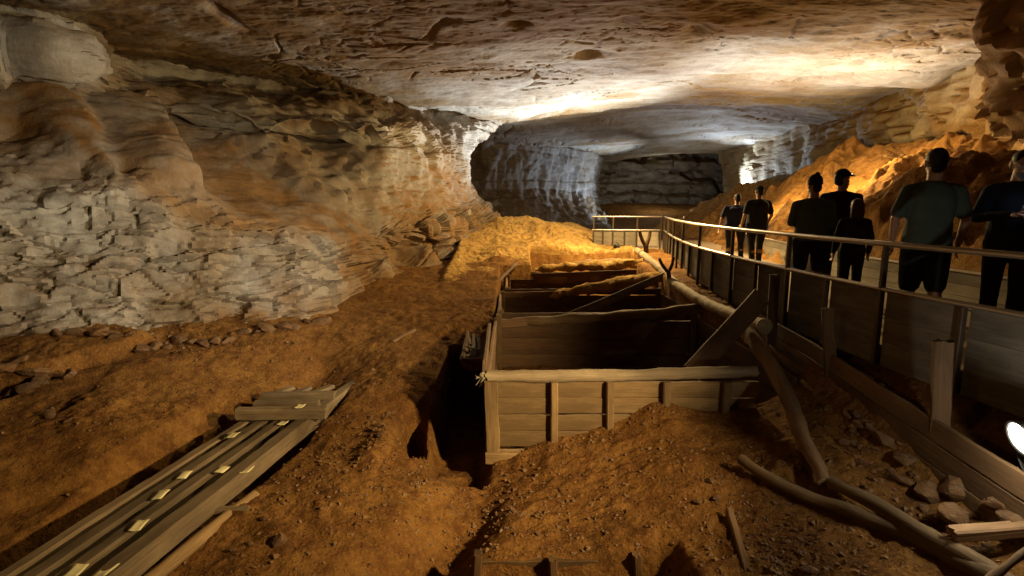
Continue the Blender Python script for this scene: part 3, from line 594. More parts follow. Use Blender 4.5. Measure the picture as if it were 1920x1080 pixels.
# ------------------------------------------------------------------ timber
def circ(r, n=14): a = np.linspace(0, 2*math.pi, n, endpoint=False); return np.stack([np.cos(a), np.sin(a)], 1)*r
def rectcs(w, t, c=.012, k=3):
    p = []; h, q = w/2, t/2
    corners = [(h-c, -q), (h, -q+c), (h, q-c), (h-c, q), (-h+c, q), (-h, q-c), (-h, -q+c), (-h+c, -q)]
    for i in range(8):
        a = np.array(corners[i]); b = np.array(corners[(i+1) % 8]); m = k if i % 2 else 1
        if i % 2 == 1 and False: pass
        for j in range(m if (i in (1, 5)) else (k+1 if i in (3, 7) else 1)):
            mm = m if (i in (1, 5)) else (k+1 if i in (3, 7) else 1)
            p.append(a+(b-a)*j/mm)
    return np.array(p)
_sd = [0]
def sweep_vf(P, cs, up=(0, 0, 1), scale=None, amp=.006, freq=5.0, ragged=0.0, twist=0.0, seg=None, off=0):
    P = np.asarray(P, float); L = np.concatenate([[0], np.cumsum(np.linalg.norm(np.diff(P, axis=0), axis=1))])
    n = seg or max(4, int(L[-1]/.07)); n = min(n, 150)
    if len(P) > 2: C = crom(P, n)
    else: C = P[0]+(P[1]-P[0])*np.linspace(0, 1, n)[:, None]
    T = np.gradient(C, axis=0); T /= np.linalg.norm(T, axis=1, keepdims=True)
    up = np.asarray(up, float); S = np.cross(T, np.broadcast_to(up, T.shape)); S /= np.linalg.norm(S, axis=1, keepdims=True)+1e-9; U = np.cross(S, T)
    s = np.linspace(0, 1, n); sc_ = np.ones(n) if scale is None else np.interp(s, np.linspace(0, 1, len(scale)), scale)
    m = len(cs); A = twist*s
    cx = cs[None, :, 0]*np.cos(A)[:, None]-cs[None, :, 1]*np.sin(A)[:, None]; cy = cs[None, :, 0]*np.sin(A)[:, None]+cs[None, :, 1]*np.cos(A)[:, None]
    off3 = S[:, None, :]*(cx*sc_[:, None])[..., None]+U[:, None, :]*(cy*sc_[:, None])[..., None]
    V = C[:, None, :]+off3
    _sd[0] += 1; sd = _sd[0]*3.71
    nrm = off3/(np.linalg.norm(off3, axis=2, keepdims=True)+1e-9)
    dn = fbm((V*freq+sd).reshape(-1, 3), 3, 5).reshape(n, m); lowf = fbm((C*1.3+sd), 2, 6)
    V = V+nrm*(dn*amp)[..., None]+(S*lowf[:, None]*amp*1.5)[:, None, :]
    if ragged > 0:
        q = noise(np.stack([cs[:, 0]*40+sd, cs[:, 1]*40, 0*cs[:, 0]], 1), 7)
        V[-1] += T[-1]*(q*ragged)[:, None]; V[0] -= T[0]*(np.roll(q, m//3)*ragged)[:, None]
    seg_l = np.linalg.norm(np.diff(C, axis=0), axis=1); ul = np.concatenate([[0], np.cumsum(seg_l)])
    per = np.concatenate([[0], np.cumsum(np.linalg.norm(np.diff(np.vstack([cs, cs[:1]]), axis=0), axis=1))])[:m]
    uv = np.stack([np.broadcast_to(ul[:, None], (n, m)), np.broadcast_to(per[None, :], (n, m))], -1).reshape(-1, 2)
    V = V.reshape(-1, 3); F = []
    for i in range(n-1):
        for j in range(m):
            a = i*m+j; b = i*m+(j+1) % m; F.append((a+off, b+off, b+m+off, a+m+off))
    c0, c1 = C[0].copy(), C[-1].copy()
    k = len(V); V = np.vstack([V, V[:m].mean(0), V[(n-1)*m:n*m].mean(0)]); uv = np.vstack([uv, [[0, 0]], [[ul[-1], 0]]])
    for j in range(m):
        F.append((k+off, (j+1) % m+off, j+off)); F.append((k+1+off, (n-1)*m+j+off, (n-1)*m+(j+1) % m+off))
    return V, F, uv
class MB:
    def __init__(s): s.V = []; s.F = []; s.uv = []; s.n = 0
    def add(s, V, F, uv): s.V.append(V); s.F += F; s.uv.append(uv); s.n += len(V); return s
    def log(s, P, r, n=14, **k): return s.add(*sweep_vf(P, circ(r, n), off=s.n, **k))
    def plank(s, P, w, t, up=(0, 0, 1), c=None, k=3, **kw): return s.add(*sweep_vf(P, rectcs(w, t, min(w, t)*.14 if c is None else c, k), up=up, off=s.n, **kw))
    def raw(s, V, F):
        V = np.asarray(V, float); return s.add(V, [tuple(i+s.n for i in f) for f in F], V[:, :2]*1.0)
    def build(s, name, mat, parent=None, smooth=True, loc=None):
        o = mesh_np(name, np.vstack(s.V), s.F, M[mat] if isinstance(mat, str) else mat, parent, smooth, np.vstack(s.uv), None, loc)
        if smooth:
            try: o.data.set_sharp_from_angle(angle=R(38))
            except Exception: pass
        return o
def ringmesh(prof, axis0, axis1, n=20):
    """lathe: prof list of (t, r) along axis0->axis1"""
    a = np.asarray(axis0, float); d = np.asarray(axis1, float)-a; L = np.linalg.norm(d); d /= L
    s = np.cross(d, (0, 0, 1)) if abs(d[2]) < .9 else np.cross(d, (1, 0, 0)); s /= np.linalg.norm(s); u = np.cross(s, d)
    an = np.linspace(0, 2*math.pi, n, endpoint=False); V = []; F = []
    for (t, r) in prof:
        for q in an: V.append(a+d*t*L+(s*math.cos(q)+u*math.sin(q))*r)
    m = len(prof)
    for i in range(m-1):
        for j in range(n): F.append((i*n+j, i*n+(j+1) % n, (i+1)*n+(j+1) % n, (i+1)*n+j))
    F.append(tuple(range(n-1, -1, -1))); F.append(tuple((m-1)*n+j for j in range(n)))
    return np.array(V), F
def Z(p, dz): q = np.array(p, float); q[2] += dz; return q

# ---- front vat
def nz(s=1.0): return random.uniform(-s, s)
def vat(label, yf, yb, xl, xr, zt, zb, front=True, crust=False, backlog=None, k=0):
    t = thing('leaching_vat', ((xl+xr)/2, yf, zb), label, 'wooden vat', 'row of old wooden leaching vats')
    def hboards(y, z0, z1, x0, x1, nb, mat, name, th=.045):
        b = MB(); h = (z1-z0)/nb
        for i in range(nb):
            zc = z0+h*(i+.5)
            b.plank([(x0+nz(.02), y+nz(.006), zc+nz(.006)), ((x0+x1)/2, y+nz(.01), zc+nz(.008)), (x1+nz(.02), y+nz(.006), zc+nz(.006))], th, h-(.009 if name == 'front_wall' else .001), amp=.008, freq=6, ragged=.02)
        return b.build(name, mat, t)
    if front:
        hboards(yf, zb+.14, zt-.04, xl+.02, xr-.45, 4, 'wood', 'front_wall')
        b = MB(); b.plank([(xl-.02, yf-.05, zb+.03), (xl+1.3, yf-.05, zb+.05), (xl+2.4, yf-.04, zb+.04)], .13, .15, amp=.008); b.build('sill', 'wood', t)
        b = MB(); b.plank([(xl+.06, yf-.055, zb+.10), (xl+.05, yf-.055, zt-.02)], .16, .07, up=(0, 1, 0), amp=.008, ragged=.02); b.build('corner_post', 'wood', t)
        for px in (1040, 1145, 1249, 1360):
            x = at(px, 760, yf-.06)[0]; b = MB(); b.plank([(x, yf-.065, zb+.02+nz(.05)), (x+nz(.012), yf-.06, zt-.03)], .085, .08, up=(0, 1, 0), amp=.004); b.build('stud', 'wood', t)
        b = MB(); b.log([at(912, 707, yf), at(1050, 706, yf), at(1200, 703, yf), at(1310, 699, yf), at(1418, 696, yf)], .072, 16, amp=.014, freq=4, ragged=.05, scale=[1, 1.05, .95, 1, .85]); b.build('top_log', 'toplog', t)
        b = MB(); q = at(908, 708, yf)
        for i in range(9):
            d = np.array([nz(.06)-.03, nz(.03), nz(.10)]); b.plank([q+np.array([nz(.02), nz(.03)-.03, nz(.05)]), q+d+np.array([-.01, -.02, -.01])], .03, .012, amp=.004, ragged=.03, seg=4)
        b.build('splinter', 'board', t)
    else:
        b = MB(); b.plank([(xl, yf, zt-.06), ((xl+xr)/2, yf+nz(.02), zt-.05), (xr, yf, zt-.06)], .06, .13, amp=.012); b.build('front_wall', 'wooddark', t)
    # side walls run away from the viewer
    for (x, nm) in ((xl, 'side_wall'), (xr, 'side_wall')):
        b = MB(); h = (zt-zb)/3
        for i in range(3):
            b.plank([(x+nz(.012), yf+.04, zb+h*(i+.5)), (x+nz(.015), (yf+yb)/2, zb+h*(i+.5)+nz(.015)), (x+nz(.012), yb-.04, zb+h*(i+.5))], .05, h-.012, amp=.006, ragged=.03)
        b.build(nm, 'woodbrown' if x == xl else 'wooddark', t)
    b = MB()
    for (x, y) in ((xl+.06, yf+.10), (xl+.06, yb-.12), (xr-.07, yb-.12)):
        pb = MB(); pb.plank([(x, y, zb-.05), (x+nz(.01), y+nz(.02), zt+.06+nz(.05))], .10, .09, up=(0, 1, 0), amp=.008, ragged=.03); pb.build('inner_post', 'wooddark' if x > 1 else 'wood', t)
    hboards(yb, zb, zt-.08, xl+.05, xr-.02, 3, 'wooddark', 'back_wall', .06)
    if backlog and not front and not crust:
        b = MB(); b.plank(backlog, .05, .13, amp=.01, ragged=.03); b.build('crossbeam', 'woodbrown', t)
    elif backlog:
        b = MB(); b.log(backlog, .11 if not crust else .13, 16, amp=.035 if not crust else .06, freq=2.6, ragged=.05, scale=[.7, 1, .95, 1.05, .9, 1]); b.build('crossbeam', 'log' if not crust else 'woodbrown', t)
    return t
VT = -1.99
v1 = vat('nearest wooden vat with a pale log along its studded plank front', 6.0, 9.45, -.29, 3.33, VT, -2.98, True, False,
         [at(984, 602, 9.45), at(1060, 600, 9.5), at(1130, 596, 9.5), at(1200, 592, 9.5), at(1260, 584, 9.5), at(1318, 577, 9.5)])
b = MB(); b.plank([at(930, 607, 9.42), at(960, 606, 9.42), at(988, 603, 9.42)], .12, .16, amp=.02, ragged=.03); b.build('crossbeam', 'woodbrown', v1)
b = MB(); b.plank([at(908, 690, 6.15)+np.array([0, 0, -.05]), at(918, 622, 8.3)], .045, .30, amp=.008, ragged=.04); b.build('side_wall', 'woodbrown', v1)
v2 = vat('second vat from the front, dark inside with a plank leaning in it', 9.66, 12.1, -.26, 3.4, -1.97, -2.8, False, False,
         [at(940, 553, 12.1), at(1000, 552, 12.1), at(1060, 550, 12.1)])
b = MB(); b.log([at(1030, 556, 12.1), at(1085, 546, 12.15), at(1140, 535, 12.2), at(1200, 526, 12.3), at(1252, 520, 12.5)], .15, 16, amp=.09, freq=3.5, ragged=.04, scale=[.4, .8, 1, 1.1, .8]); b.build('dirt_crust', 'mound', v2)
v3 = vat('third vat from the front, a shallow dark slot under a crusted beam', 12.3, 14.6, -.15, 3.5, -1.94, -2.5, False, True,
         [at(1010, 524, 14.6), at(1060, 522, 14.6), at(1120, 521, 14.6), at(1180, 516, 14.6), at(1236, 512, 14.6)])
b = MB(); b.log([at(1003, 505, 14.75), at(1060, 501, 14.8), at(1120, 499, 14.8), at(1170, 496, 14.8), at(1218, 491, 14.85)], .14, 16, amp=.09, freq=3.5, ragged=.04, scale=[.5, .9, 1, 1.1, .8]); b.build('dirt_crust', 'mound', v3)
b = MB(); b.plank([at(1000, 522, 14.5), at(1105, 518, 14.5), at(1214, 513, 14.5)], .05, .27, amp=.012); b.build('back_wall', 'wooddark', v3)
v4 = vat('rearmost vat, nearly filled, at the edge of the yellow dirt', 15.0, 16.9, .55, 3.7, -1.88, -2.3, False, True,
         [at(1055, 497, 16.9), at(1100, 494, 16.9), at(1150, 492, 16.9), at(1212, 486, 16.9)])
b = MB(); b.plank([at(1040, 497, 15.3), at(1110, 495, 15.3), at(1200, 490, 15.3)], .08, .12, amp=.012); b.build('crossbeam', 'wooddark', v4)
b = MB(); b.log([at(1085, 484, 17.2), at(1140, 481, 17.2), at(1200, 476, 17.3)], .11, 14, amp=.07, freq=3.5); b.build('dirt_crust', 'mound', v4)

# ---- vat buried in the foreground, only its studded rim shows
t = thing('leaching_vat', (.6, 4.15, -3.1), 'buried vat rim at the bottom edge, short studs sticking out of the dirt', 'wooden vat', 'row of old wooden leaching vats')
b = MB()
for i in range(3): b.plank([(-.25, 4.17+nz(.005), -3.1-.17*i), (.6, 4.16, -3.08-.17*i), (1.35, 4.17, -3.12-.17*i)], .04, .16, amp=.012)
b.build('front_wall', 'wooddirt', t)
for px in (893, 1040, 1200):
    x = at(px, 1050, 4.06)[0]; b = MB(); b.plank([(x, 4.09, -3.35), (x+nz(.02), 4.1, -2.93+nz(.04))], .07, .10, up=(0, 1, 0), amp=.010, ragged=.03); b.build('stud', 'wooddirt', t)

# ---- hollowed log trough beside the pit
def trough(P, r, th, label):
    n = 24; a = np.linspace(math.pi*1.02, math.pi*1.98, 11)
    cs = np.concatenate([np.stack([np.cos(a), np.sin(a)], 1)*r, (np.stack([np.cos(a), np.sin(a)], 1)*(r-th))[::-1]])
    b = MB(); b.add(*sweep_vf(P, cs, amp=.012, freq=4, ragged=.02)); t = thing('log_trough', P[0]-np.array([0, 0, r]), label, 'trough')
    b.build('hollow_log', 'woodbrown', t)
    b = MB(); c = np.asarray(P[0], float); V = [c+np.array([math.cos(q)*(r-th*.5), .03, math.sin(q)*(r-th*.5)]) for q in a]; V2 = [v+np.array([0, .05, 0]) for v in V]
    k = len(V); F = [tuple(range(k-1, -1, -1)), tuple(range(k, 2*k))]+[(i, i+1, k+i+1, k+i) for i in range(k-1)]+[(k-1, 0, k, 2*k-1)]
    b.raw(V+V2, F); b.build('end_board', 'wood', t)
    for (x, z0) in ((-.04, -.02), (.05, -.05)):
        b = MB(); m = (np.asarray(P[0])+np.asarray(P[1]))/2; b.plank([np.asarray(P[0])*.7+np.asarray(P[1])*.3+np.array([x-.1, 0, z0+.05]), m+np.array([x, 0, z0-.05]), np.asarray(P[1])*.8+np.asarray(P[0])*.2+np.array([x-.03, 0, z0+.02])], .05, .015, amp=.01, ragged=.03); b.build('bark_strip', 'board', t)
trough([at(888, 672, 7.5), at(896, 618, 9.2)], .2, .035, 'hollowed log trough lying between the pit and the vat side')

# ---- long squared timbers at lower left
EX = np.array([.35, 2.69, 0.0])/np.linalg.norm([.35, 2.69, 0]); PX = np.array([EX[1], -EX[0], 0])
A0 = np.array([-2.95, 3.36, -2.55]); TZ = -2.55
def timber(offs, wdt, h, y0, y1, label, mat='woodgrey', sc_=None, dz=0, tilt=0):
    c = A0+PX*(offs+wdt/2); p = [c+EX*((y-3.36)/EX[1]) for y in np.linspace(y0, y1, 5)]; p = [Z(q, -h/2+dz+tilt*i/4+nz(.006)) for i, q in enumerate(p)]
    b = MB(); b.plank(p, wdt, h, amp=.007, freq=5, ragged=.05, scale=sc_); o = b.build('timber_beam', mat)
    return tag(o, label, 'beam', 'long timbers laid side by side')
timber(.0, .185, .19, 2.2, 7.9, 'rightmost and thickest of the long grey timbers, its tapered tip reaching furthest', 'woodgrey', [1, 1, 1, 1, .75], .02)
timber(-.27, .135, .14, 2.2, 7.05, 'second long grey timber from the right, under the cross pieces')
timber(-.50, .135, .14, 2.2, 6.95, 'third long grey timber from the right, in the row at lower left', dz=-.01)
timber(-.72, .12, .12, 2.2, 6.75, 'leftmost long timber of the row, beside the dark shadow of the bank', dz=-.03)
def lay(P, w_, h_, label, cat='beam', name='cross_beam', mat='woodgrey', group=None, **k):
    b = MB(); b.plank(P, w_, h_, amp=k.pop('amp', .007), ragged=k.pop('ragged', .03), **k); return tag(b.build(name, mat), label, cat, group)
def layz(pa, pb, z, *a, **k): return lay([atz(*pa, z), (atz(*pa, z)+atz(*pb, z))/2, atz(*pb, z)], *a, **k)
layz((445, 776), (612, 774), TZ+.075, .12, .14, 'thick squared cross beam with a notch, nearest across the timbers')
layz((478, 758), (598, 757), TZ+.05, .10, .09, 'thin cross stick lying between two thicker cross beams')
layz((492, 744), (628, 741), TZ+.055, .12, .10, 'rounded cross beam furthest back on the timbers')
layz((408, 958), (466, 957), -2.70, .07, .07, 'short stub of wood poking out under the rightmost timber', 'stub')
layz((575, 806), (628, 795), -2.68, .08, .06, 'small wood end sticking out below the cross beams', 'stub')
for (a_, b_, l_) in (((520, 737), (548, 727), 'leftmost short plank end behind the cross beams'), ((553, 739), (580, 727), 'middle short plank end behind the cross beams'), ((585, 739), (622, 724), 'longest of the short plank ends behind the cross beams')):
    lay([atz(*a_, -2.55), atz(*b_, -2.56)], .11, .05, l_, 'plank', 'plank_end')
b = MB(); b.log([atz(478, 930, -2.72), atz(400, 990, -2.73), atz(300, 1072, -2.74), atz(200, 1150, -2.75)], .058, 12, amp=.006); tag(b.build('support_pole', 'wood'), 'smooth pale round pole on the dirt right of the grey timbers', 'pole')
t_ = NT('pale_paper'); M['paper'] = t_.done(t_.mix(t_.noise(t_.obj(), 30, 3), (.62, .52, .22), (.80, .72, .42)), .8)
slips = [((437, 815), 0, 'pale paper slip on the leftmost timber, just in front of the cross beam'), ((345, 890), 1, 'pale paper slip on the second timber from the left, the farther of its two'), ((300, 927), 1, 'pale paper slip on the second timber from the left, the nearer of its two'), ((415, 880), 2, 'upper pale paper slip of the close pair midway along the timbers'),
         ((462, 880), 3, 'pale paper slip on the thick rightmost timber, midway along'), ((260, 984), 2, 'pale paper slip lying flat on the third timber from the left'), ((530, 792), 2, 'curled pale paper slip at the near side of the thick cross beam'), ((562, 761), 4, 'pale paper slip lying on top of the cross beams'),
         ((140, 1070), 2, 'yellowish paper slip at the bottom edge, left of its twin'), ((198, 1068), 3, 'yellowish paper slip at the bottom edge on the rightmost timber')]
for (p, k, lab) in slips:
    zt = TZ+(.018 if k != 4 else .155); c = atz(*p, zt); a = nz(.3)+.13
    d1 = np.array([math.cos(a), math.sin(a)*.4, 0])*.10; d2 = np.array([-math.sin(a)*.3, 1, 0])*.14
    V = []
    for i in range(5):
        for j in range(4):
            V.append(c+d1*(i/4-.5)*1.0+d2*(j/3-.5)+np.array([0, 0, .005*math.sin(i*1.0+p[0])+.005*math.cos(j*1.2+p[1])]))
    V = np.array(V); V = np.vstack([V, V-np.array([0, 0, .003])])
    F = []
    for i in range(4):
        for j in range(3):
            q = i*4+j; F.append((q, q+4, q+5, q+1)); F.append((q+20, q+21, q+25, q+24))
    rim = [0, 1, 2, 3, 7, 11, 15, 19, 18, 17, 16, 12, 8, 4]
    for i in range(14): F.append((rim[i], rim[(i+1) % 14], rim[(i+1) % 14]+20, rim[i]+20))
    o = mesh_np('paper_slip', V, F, M['paper']); tag(o, lab, 'paper', 'paper slips left on the timbers')

# ---- logs and planks on the right
def log(P, r, label, mat='log', name='log', cat='log', **k):
    b = MB(); b.log(P, r, 18, amp=k.pop('amp', .017), freq=k.pop('freq', 5), ragged=k.pop('ragged', .015), **k); return tag(b.build(name, mat), label, cat)
log([Z(at(1195, 472, 16.3), .02), at(1238, 505, 13), at(1272, 537, 11), at(1330, 571, 9), at(1390, 597, 7.6), at(1433, 612, 6.85)], .10, 'long pale bored log lying along the fence beside the vats', mat='toplog', name='log_pipe', scale=[1.1, 1, 1, .95, .95, 1])
log([at(1222, 478, 17), at(1240, 492, 15), at(1258, 506, 13.4)], .09, 'short pale log beyond the forked posts, beside the long bored log', scale=[.8, 1, .9])
log([at(1402, 622, 6.9), at(1436, 672, 6.2), at(1478, 748, 5.4), at(1512, 830, 4.75), at(1548, 905, 4.25)], .085, 'thick brown log sloping down from the bored log to the dirt', 'woodbrown', scale=[1.1, 1.05, 1, .8, .62])
log([at(1388, 860, 4.75), at(1440, 895, 4.5), at(1510, 930, 4.25), at(1600, 962, 3.95), at(1700, 1005, 3.6), at(1790, 1050, 3.28), at(1880, 1090, 3.0)], .058, 'bent pole crossing the dirt at lower right, the left one of two', 'log', scale=[.7, .9, 1, 1, 1.1, 1.15])
log([at(1556, 903, 4.25), at(1640, 945, 3.9), at(1740, 1005, 3.5), at(1830, 1055, 3.18), at(1900, 1095, 2.98)], .06, 'straight pole at lower right, meeting the foot of the sloping log', 'log', scale=[.8, 1, 1.1, 1.1, 1])
lay([at(1785, 1002, 3.35), at(1860, 996, 3.33), at(1950, 988, 3.3)], .10, .085, 'short squared board lying among rocks under the fence', 'board', 'board_piece', 'woodbrown')
log([at(1850, 1092, 2.9), at(1925, 1032, 2.95), at(1990, 985, 3.0)], .025, 'thin stick slanting up at the bottom right corner', 'log', 'stick', 'stick')
lay([at(1367, 962, 4.25), at(1384, 1020, 3.95), at(1402, 1092, 3.65)], .05, .12, 'narrow plank edge half buried in the dirt below the bent pole', 'plank', 'plank', 'woodbrown')
lay([at(1446, 655, 6.9), at(1540, 728, 5.8), at(1640, 806, 4.95)], .10, .12, 'long plank half buried along the foot of the retaining boards', 'plank', 'plank', 'woodbrown', amp=.02)
def leanplank(p0, p1, w_, th, label, mat):
    p0, p1 = np.array(p0), np.array(p1); d = p1-p0; up = np.cross(d, np.cross((0, -1, .25), d)); b = MB(); b.plank([p0, (p0+p1)/2, p1], w_, th, up=up, amp=.006, ragged=.02, freq=4); return tag(b.build('plank', mat), label, 'plank')
leanplank(at(1296, 700, 6.4), at(1428, 557, 7.0), .26, .05, 'wide dark plank leaning from the nearest vat up against a post', 'wooddark')
leanplank(at(1062, 596, 10.1), at(1258, 513, 12.3), .17, .05, 'narrow plank leaning across the second vat to a forked post', 'wooddark')
lay([at(735, 642, 8.6), at(778, 619, 9.1)], .07, .06, 'loose stick of wood lying on the dirt path', 'stick', 'stick', 'woodbrown')
log([at(916, 552, 12.4), at(940, 522, 13.6), at(968, 494, 15.0)], .045, 'dark pole lying on the slope left of the vats', 'wooddark', 'pole', 'pole')
def forked(base, fork, a1, a2, r, label):
    t = thing('forked_post', base, label, 'post'); b = MB(); f = np.array(fork); b.log([base, (np.array(base)+f)/2+np.array([.01, 0, 0]), f+np.array([0, 0, .02])], r, 10, amp=.012); b.build('trunk', 'wooddark', t)
    for a in (a1, a2):
        b = MB(); a = np.array(a); b.log([f-np.array([0, 0, .03]), (f+a)/2+np.array([np.sign(a[0]-f[0])*.03, 0, -.01]), a], r*.85, 10, amp=.01, scale=[1, .9, .75]); b.build('prong', 'wooddark', t)
    return t
forked(at(1212, 498, 15.6), at(1211, 460, 15.6), at(1199, 432, 15.5), at(1219, 432, 15.6), .07, 'forked post farther away, its prongs lit pale at the tips')
forked(at(1257, 560, 11.6), at(1253, 508, 11.6), at(1236, 484, 11.5), at(1263, 481, 11.6), .045, 'forked dark post holding up the end of a leaning plank')

# ---- retaining boards held by stakes
t = thing('retaining_wall', (3.55, 5, -2.3), 'low retaining wall of brown boards held by upright stakes under the fence', 'retaining wall')
RL = [(3.66, 8.4), (3.62, 7.3), (3.56, 6.08), (3.52, 4.7), (3.50, 3.4), (3.52, 2.2)]; RZ = [-1.50, -1.56, -1.60, -1.71, -1.80, -1.88]
for k in range(3):
    b = MB(); b.plank([(x, y, z-.10-.19*k) for (x, y), z in zip(RL, RZ)], .04, .182, amp=.006); b.build('board', 'retain', t)
for (p, q) in (((1768, 640, 4.22), (1766, 945, 4.22)), ((1552, 578, 5.75), (1572, 742, 5.75)), ((1452, 515, 7.0), (1449, 642, 7.0))):
    b = MB(); p = at(*p); q = at(*q); q[2] -= .1; q[0] = p[0]*.3+q[0]*.7; b.plank([q, (p+q)/2, p], .14 if p[1] < 5 else .12, .06, up=(.35, 1, 0), amp=.008, ragged=.03); b.build('stake', 'wooddark', t)

# ---- walkway, railing, barrier
WZ = -1.42
FL = np.array([(4.3, .5), (4.05, 2.5), (3.9, 4.0), (3.72, 5.3), (3.64, 7.0), (3.64, 9.0), (3.74, 10.8), (4.1, 13.2), (4.62, 15.8), (5.1, 18.0)])
FR = np.array([(6.3, .5), (6.2, 2.5), (6.2, 4.0), (6.2, 5.3), (6.2, 7.0), (6.2, 9.0), (6.3, 10.8), (6.65, 13.2), (7.1, 15.8), (7.7, 18.0)])
fl = crom(FL, 80); fr = crom(FR, 80)
V = []; F = []
for z in (WZ, WZ-.12):
    for a, c in zip(fl+np.array([.09, 0]), fr):
        for s_ in np.linspace(0, 1, 8): V.append((a[0]+(c[0]-a[0])*s_, a[1]+(c[1]-a[1])*s_, z))
n8 = 8
for i in range(79):
    for j in range(7):
        q = i*8+j; F.append((q, q+1, q+9, q+8)); F.append((640+q, 640+q+8, 640+q+9, 640+q+1))
    F.append((i*8, i*8+8, 640+i*8+8, 640+i*8)); F.append((i*8+7, 640+i*8+7, 640+i*8+15, i*8+15))
o = mesh_np('walkway', np.array(V), F, M['deck'], smooth=False); o['kind'] = 'structure'
V = [(-2.5, 18.35, WZ-.01), (7.7, 18.02, WZ-.01), (8.2, 22, WZ-.01), (-2.5, 22, WZ-.01)]; V += [(x, y, z-.12) for x, y, z in V]
o = mesh_np('walkway', np.array(V), [(0, 1, 2, 3), (7, 6, 5, 4), (0, 4, 5, 1), (1, 5, 6, 2), (2, 6, 7, 3), (3, 7, 4, 0)], M['deck'], smooth=False); o['kind'] = 'structure'
def along(line, ys):
    return [np.array([np.interp(y, line[:, 1], line[:, 0]), y]) for y in ys]
def railing(label, pts_full, pts_half, line3, zr=-.38, zm=-.83, pb=-1.5, posts=.05):
    t = thing('walkway_railing', (line3[0][0], line3[0][1], WZ), label, 'railing')
    def tr(z, r): b = MB(); b.log([(x, y, z) for x, y in line3], r, 12, amp=.0015, seg=140); return b
    tr(zr, .028).build('top_rail', 'rail', t); tr(zm, .026).build('mid_rail', 'rail', t)
    for (p, z1) in [(p, zr-.02) for p in pts_full]+[(p, zm-.02) for p in pts_half]:
        b = MB(); b.plank([(p[0], p[1], pb-.12), (p[0], p[1], z1)], posts, posts, up=(0, 1, 0), amp=.001, seg=6); b.build('rail_post', 'post', t)
    return t
M['post'] = simple('post_metal', (.075, .055, .038), .5, .4, .5, .2)
yf_ = [3.6, 5.3, 7.0, 8.8, 10.6, 12.4, 14.2, 16.0, 17.9]; yh_ = [2.7, 4.45, 6.15, 7.9, 9.7, 11.5, 13.3, 15.1, 17.0]
rt = railing('long metal handrail with dark posts and board panels curving along the walkway', along(fl, yf_), along(fl, yh_), [tuple(q) for q in fl[5:]])
allp = sorted(yf_+yh_)
for y0, y1 in zip(allp[:-1], allp[1:]):
    p, q = along(fl, [y0+.03, y1-.03]); b = MB(); far_ = sstep(8, 14, (y0+y1)/2); zb = -1.62+.30*far_
    hb = (-.86-zb)/3
    for k in range(3): b.plank([(p[0]+.045, p[1], zb+hb*(k+.5)), (q[0]+.045, q[1], zb+hb*(k+.5))], .022, hb+.001, amp=.0025, seg=8)
    b.build('panel', 'panel', rt)
l2 = [(5.06, 18.12), (4.3, 18.22), (3.6, 18.3), (2.75, 18.4)]
r2 = railing('far cross railing with pale board panels beyond the forked posts', [np.array(l2[0])+np.array([-.04, 0]), np.array([4.25, 18.23]), np.array([3.45, 18.32]), np.array([2.8, 18.4])], [np.array([3.85, 18.27]), np.array([3.12, 18.36])], l2)
xs = [5.0, 4.25, 3.85, 3.45, 3.12, 2.8]
for a, c in zip(xs[:-1], xs[1:]):
    b = MB(); ya, yc = [18.12+(5.06-q)*.12 for q in (a, c)]
    for k in range(3): b.plank([(a-.03, ya+.045, -1.36+.165*(k+.5)), (c+.03, yc+.045, -1.36+.165*(k+.5))], .022, .159, amp=.002, seg=8)
    b.build('panel', 'board', r2)
t = thing('walkway_barrier', (6.2, 8, WZ), 'low board barrier with a thin light top rail at the foot of the orange bank', 'barrier')
frr = [(x+.03, y) for x, y in fr[6::6]]
for k in range(3): b = MB(); b.plank([(x, y, WZ+.09+.165*k) for x, y in frr], .025, .16, amp=.002, seg=120); b.build('board', 'board', t)
b = MB(); b.plank([(x, y, WZ+.52) for x, y in frr], .07, .035, amp=.001, seg=120); b.build('top_rail', 'rail', t)
for (x, y) in fr[8::7]:
    b = MB(); b.plank([(x+.07, y, WZ-.1), (x+.07, y, WZ+.5)], .05, .05, up=(0, 1, 0), seg=4); b.build('post', 'post', t)

# ---- lamps
M['lens'] = emis('lamp_glass', (1.0, .93, .78), 40)
lp = at(1914, 822, 3.4); dirl = np.array([-.95, .13, -.28]); dirl /= np.linalg.norm(dirl)
t = thing('floodlight', Z(lp, -.28), 'lit round floodlight glowing white at the right edge under the fence', 'floodlight')
Vh, Fh = ringmesh([(0, .05), (.05, .085), (.5, .10), (.95, .118), (1.0, .122), (1.0, .108), (.93, .10)], lp-dirl*.16, lp+dirl*.012, 28)
o = MB().raw(Vh, Fh[:-2]+[Fh[-2]]).build('housing', 'black', t)
Vh, Fh = ringmesh([(0, .104), (1, .10)], lp-dirl*.004, lp+dirl*.004, 28); MB().raw(Vh, Fh).build('lens', 'lens', t)
b = MB(); b.log([lp-dirl*.16, lp-dirl*.16+np.array([.06, -.1, -.16]), Z(lp, -.34)+np.array([.25, -.35, 0]), Z(lp, -.36)+np.array([.3, -1.0, 0])], .012, 8, amp=.001); b.build('cable', 'black', t)
b = MB(); b.plank([Z(lp-dirl*.08, -.13)+np.array([0, -.12, 0]), Z(lp-dirl*.08, -.30)], .03, .008, seg=4); b.plank([Z(lp-dirl*.08, -.13)+np.array([0, .12, 0]), Z(lp-dirl*.08, -.30)], .03, .008, seg=4); b.build('bracket', 'black', t)
sp = at(1157, 461, 17.4); t = thing('spotlight', Z(sp, -.22), 'small dark spotlight on a spike in the yellow dirt near the far railing', 'spotlight')
sd_ = np.array([-.75, .5, .35]); sd_ /= np.linalg.norm(sd_)
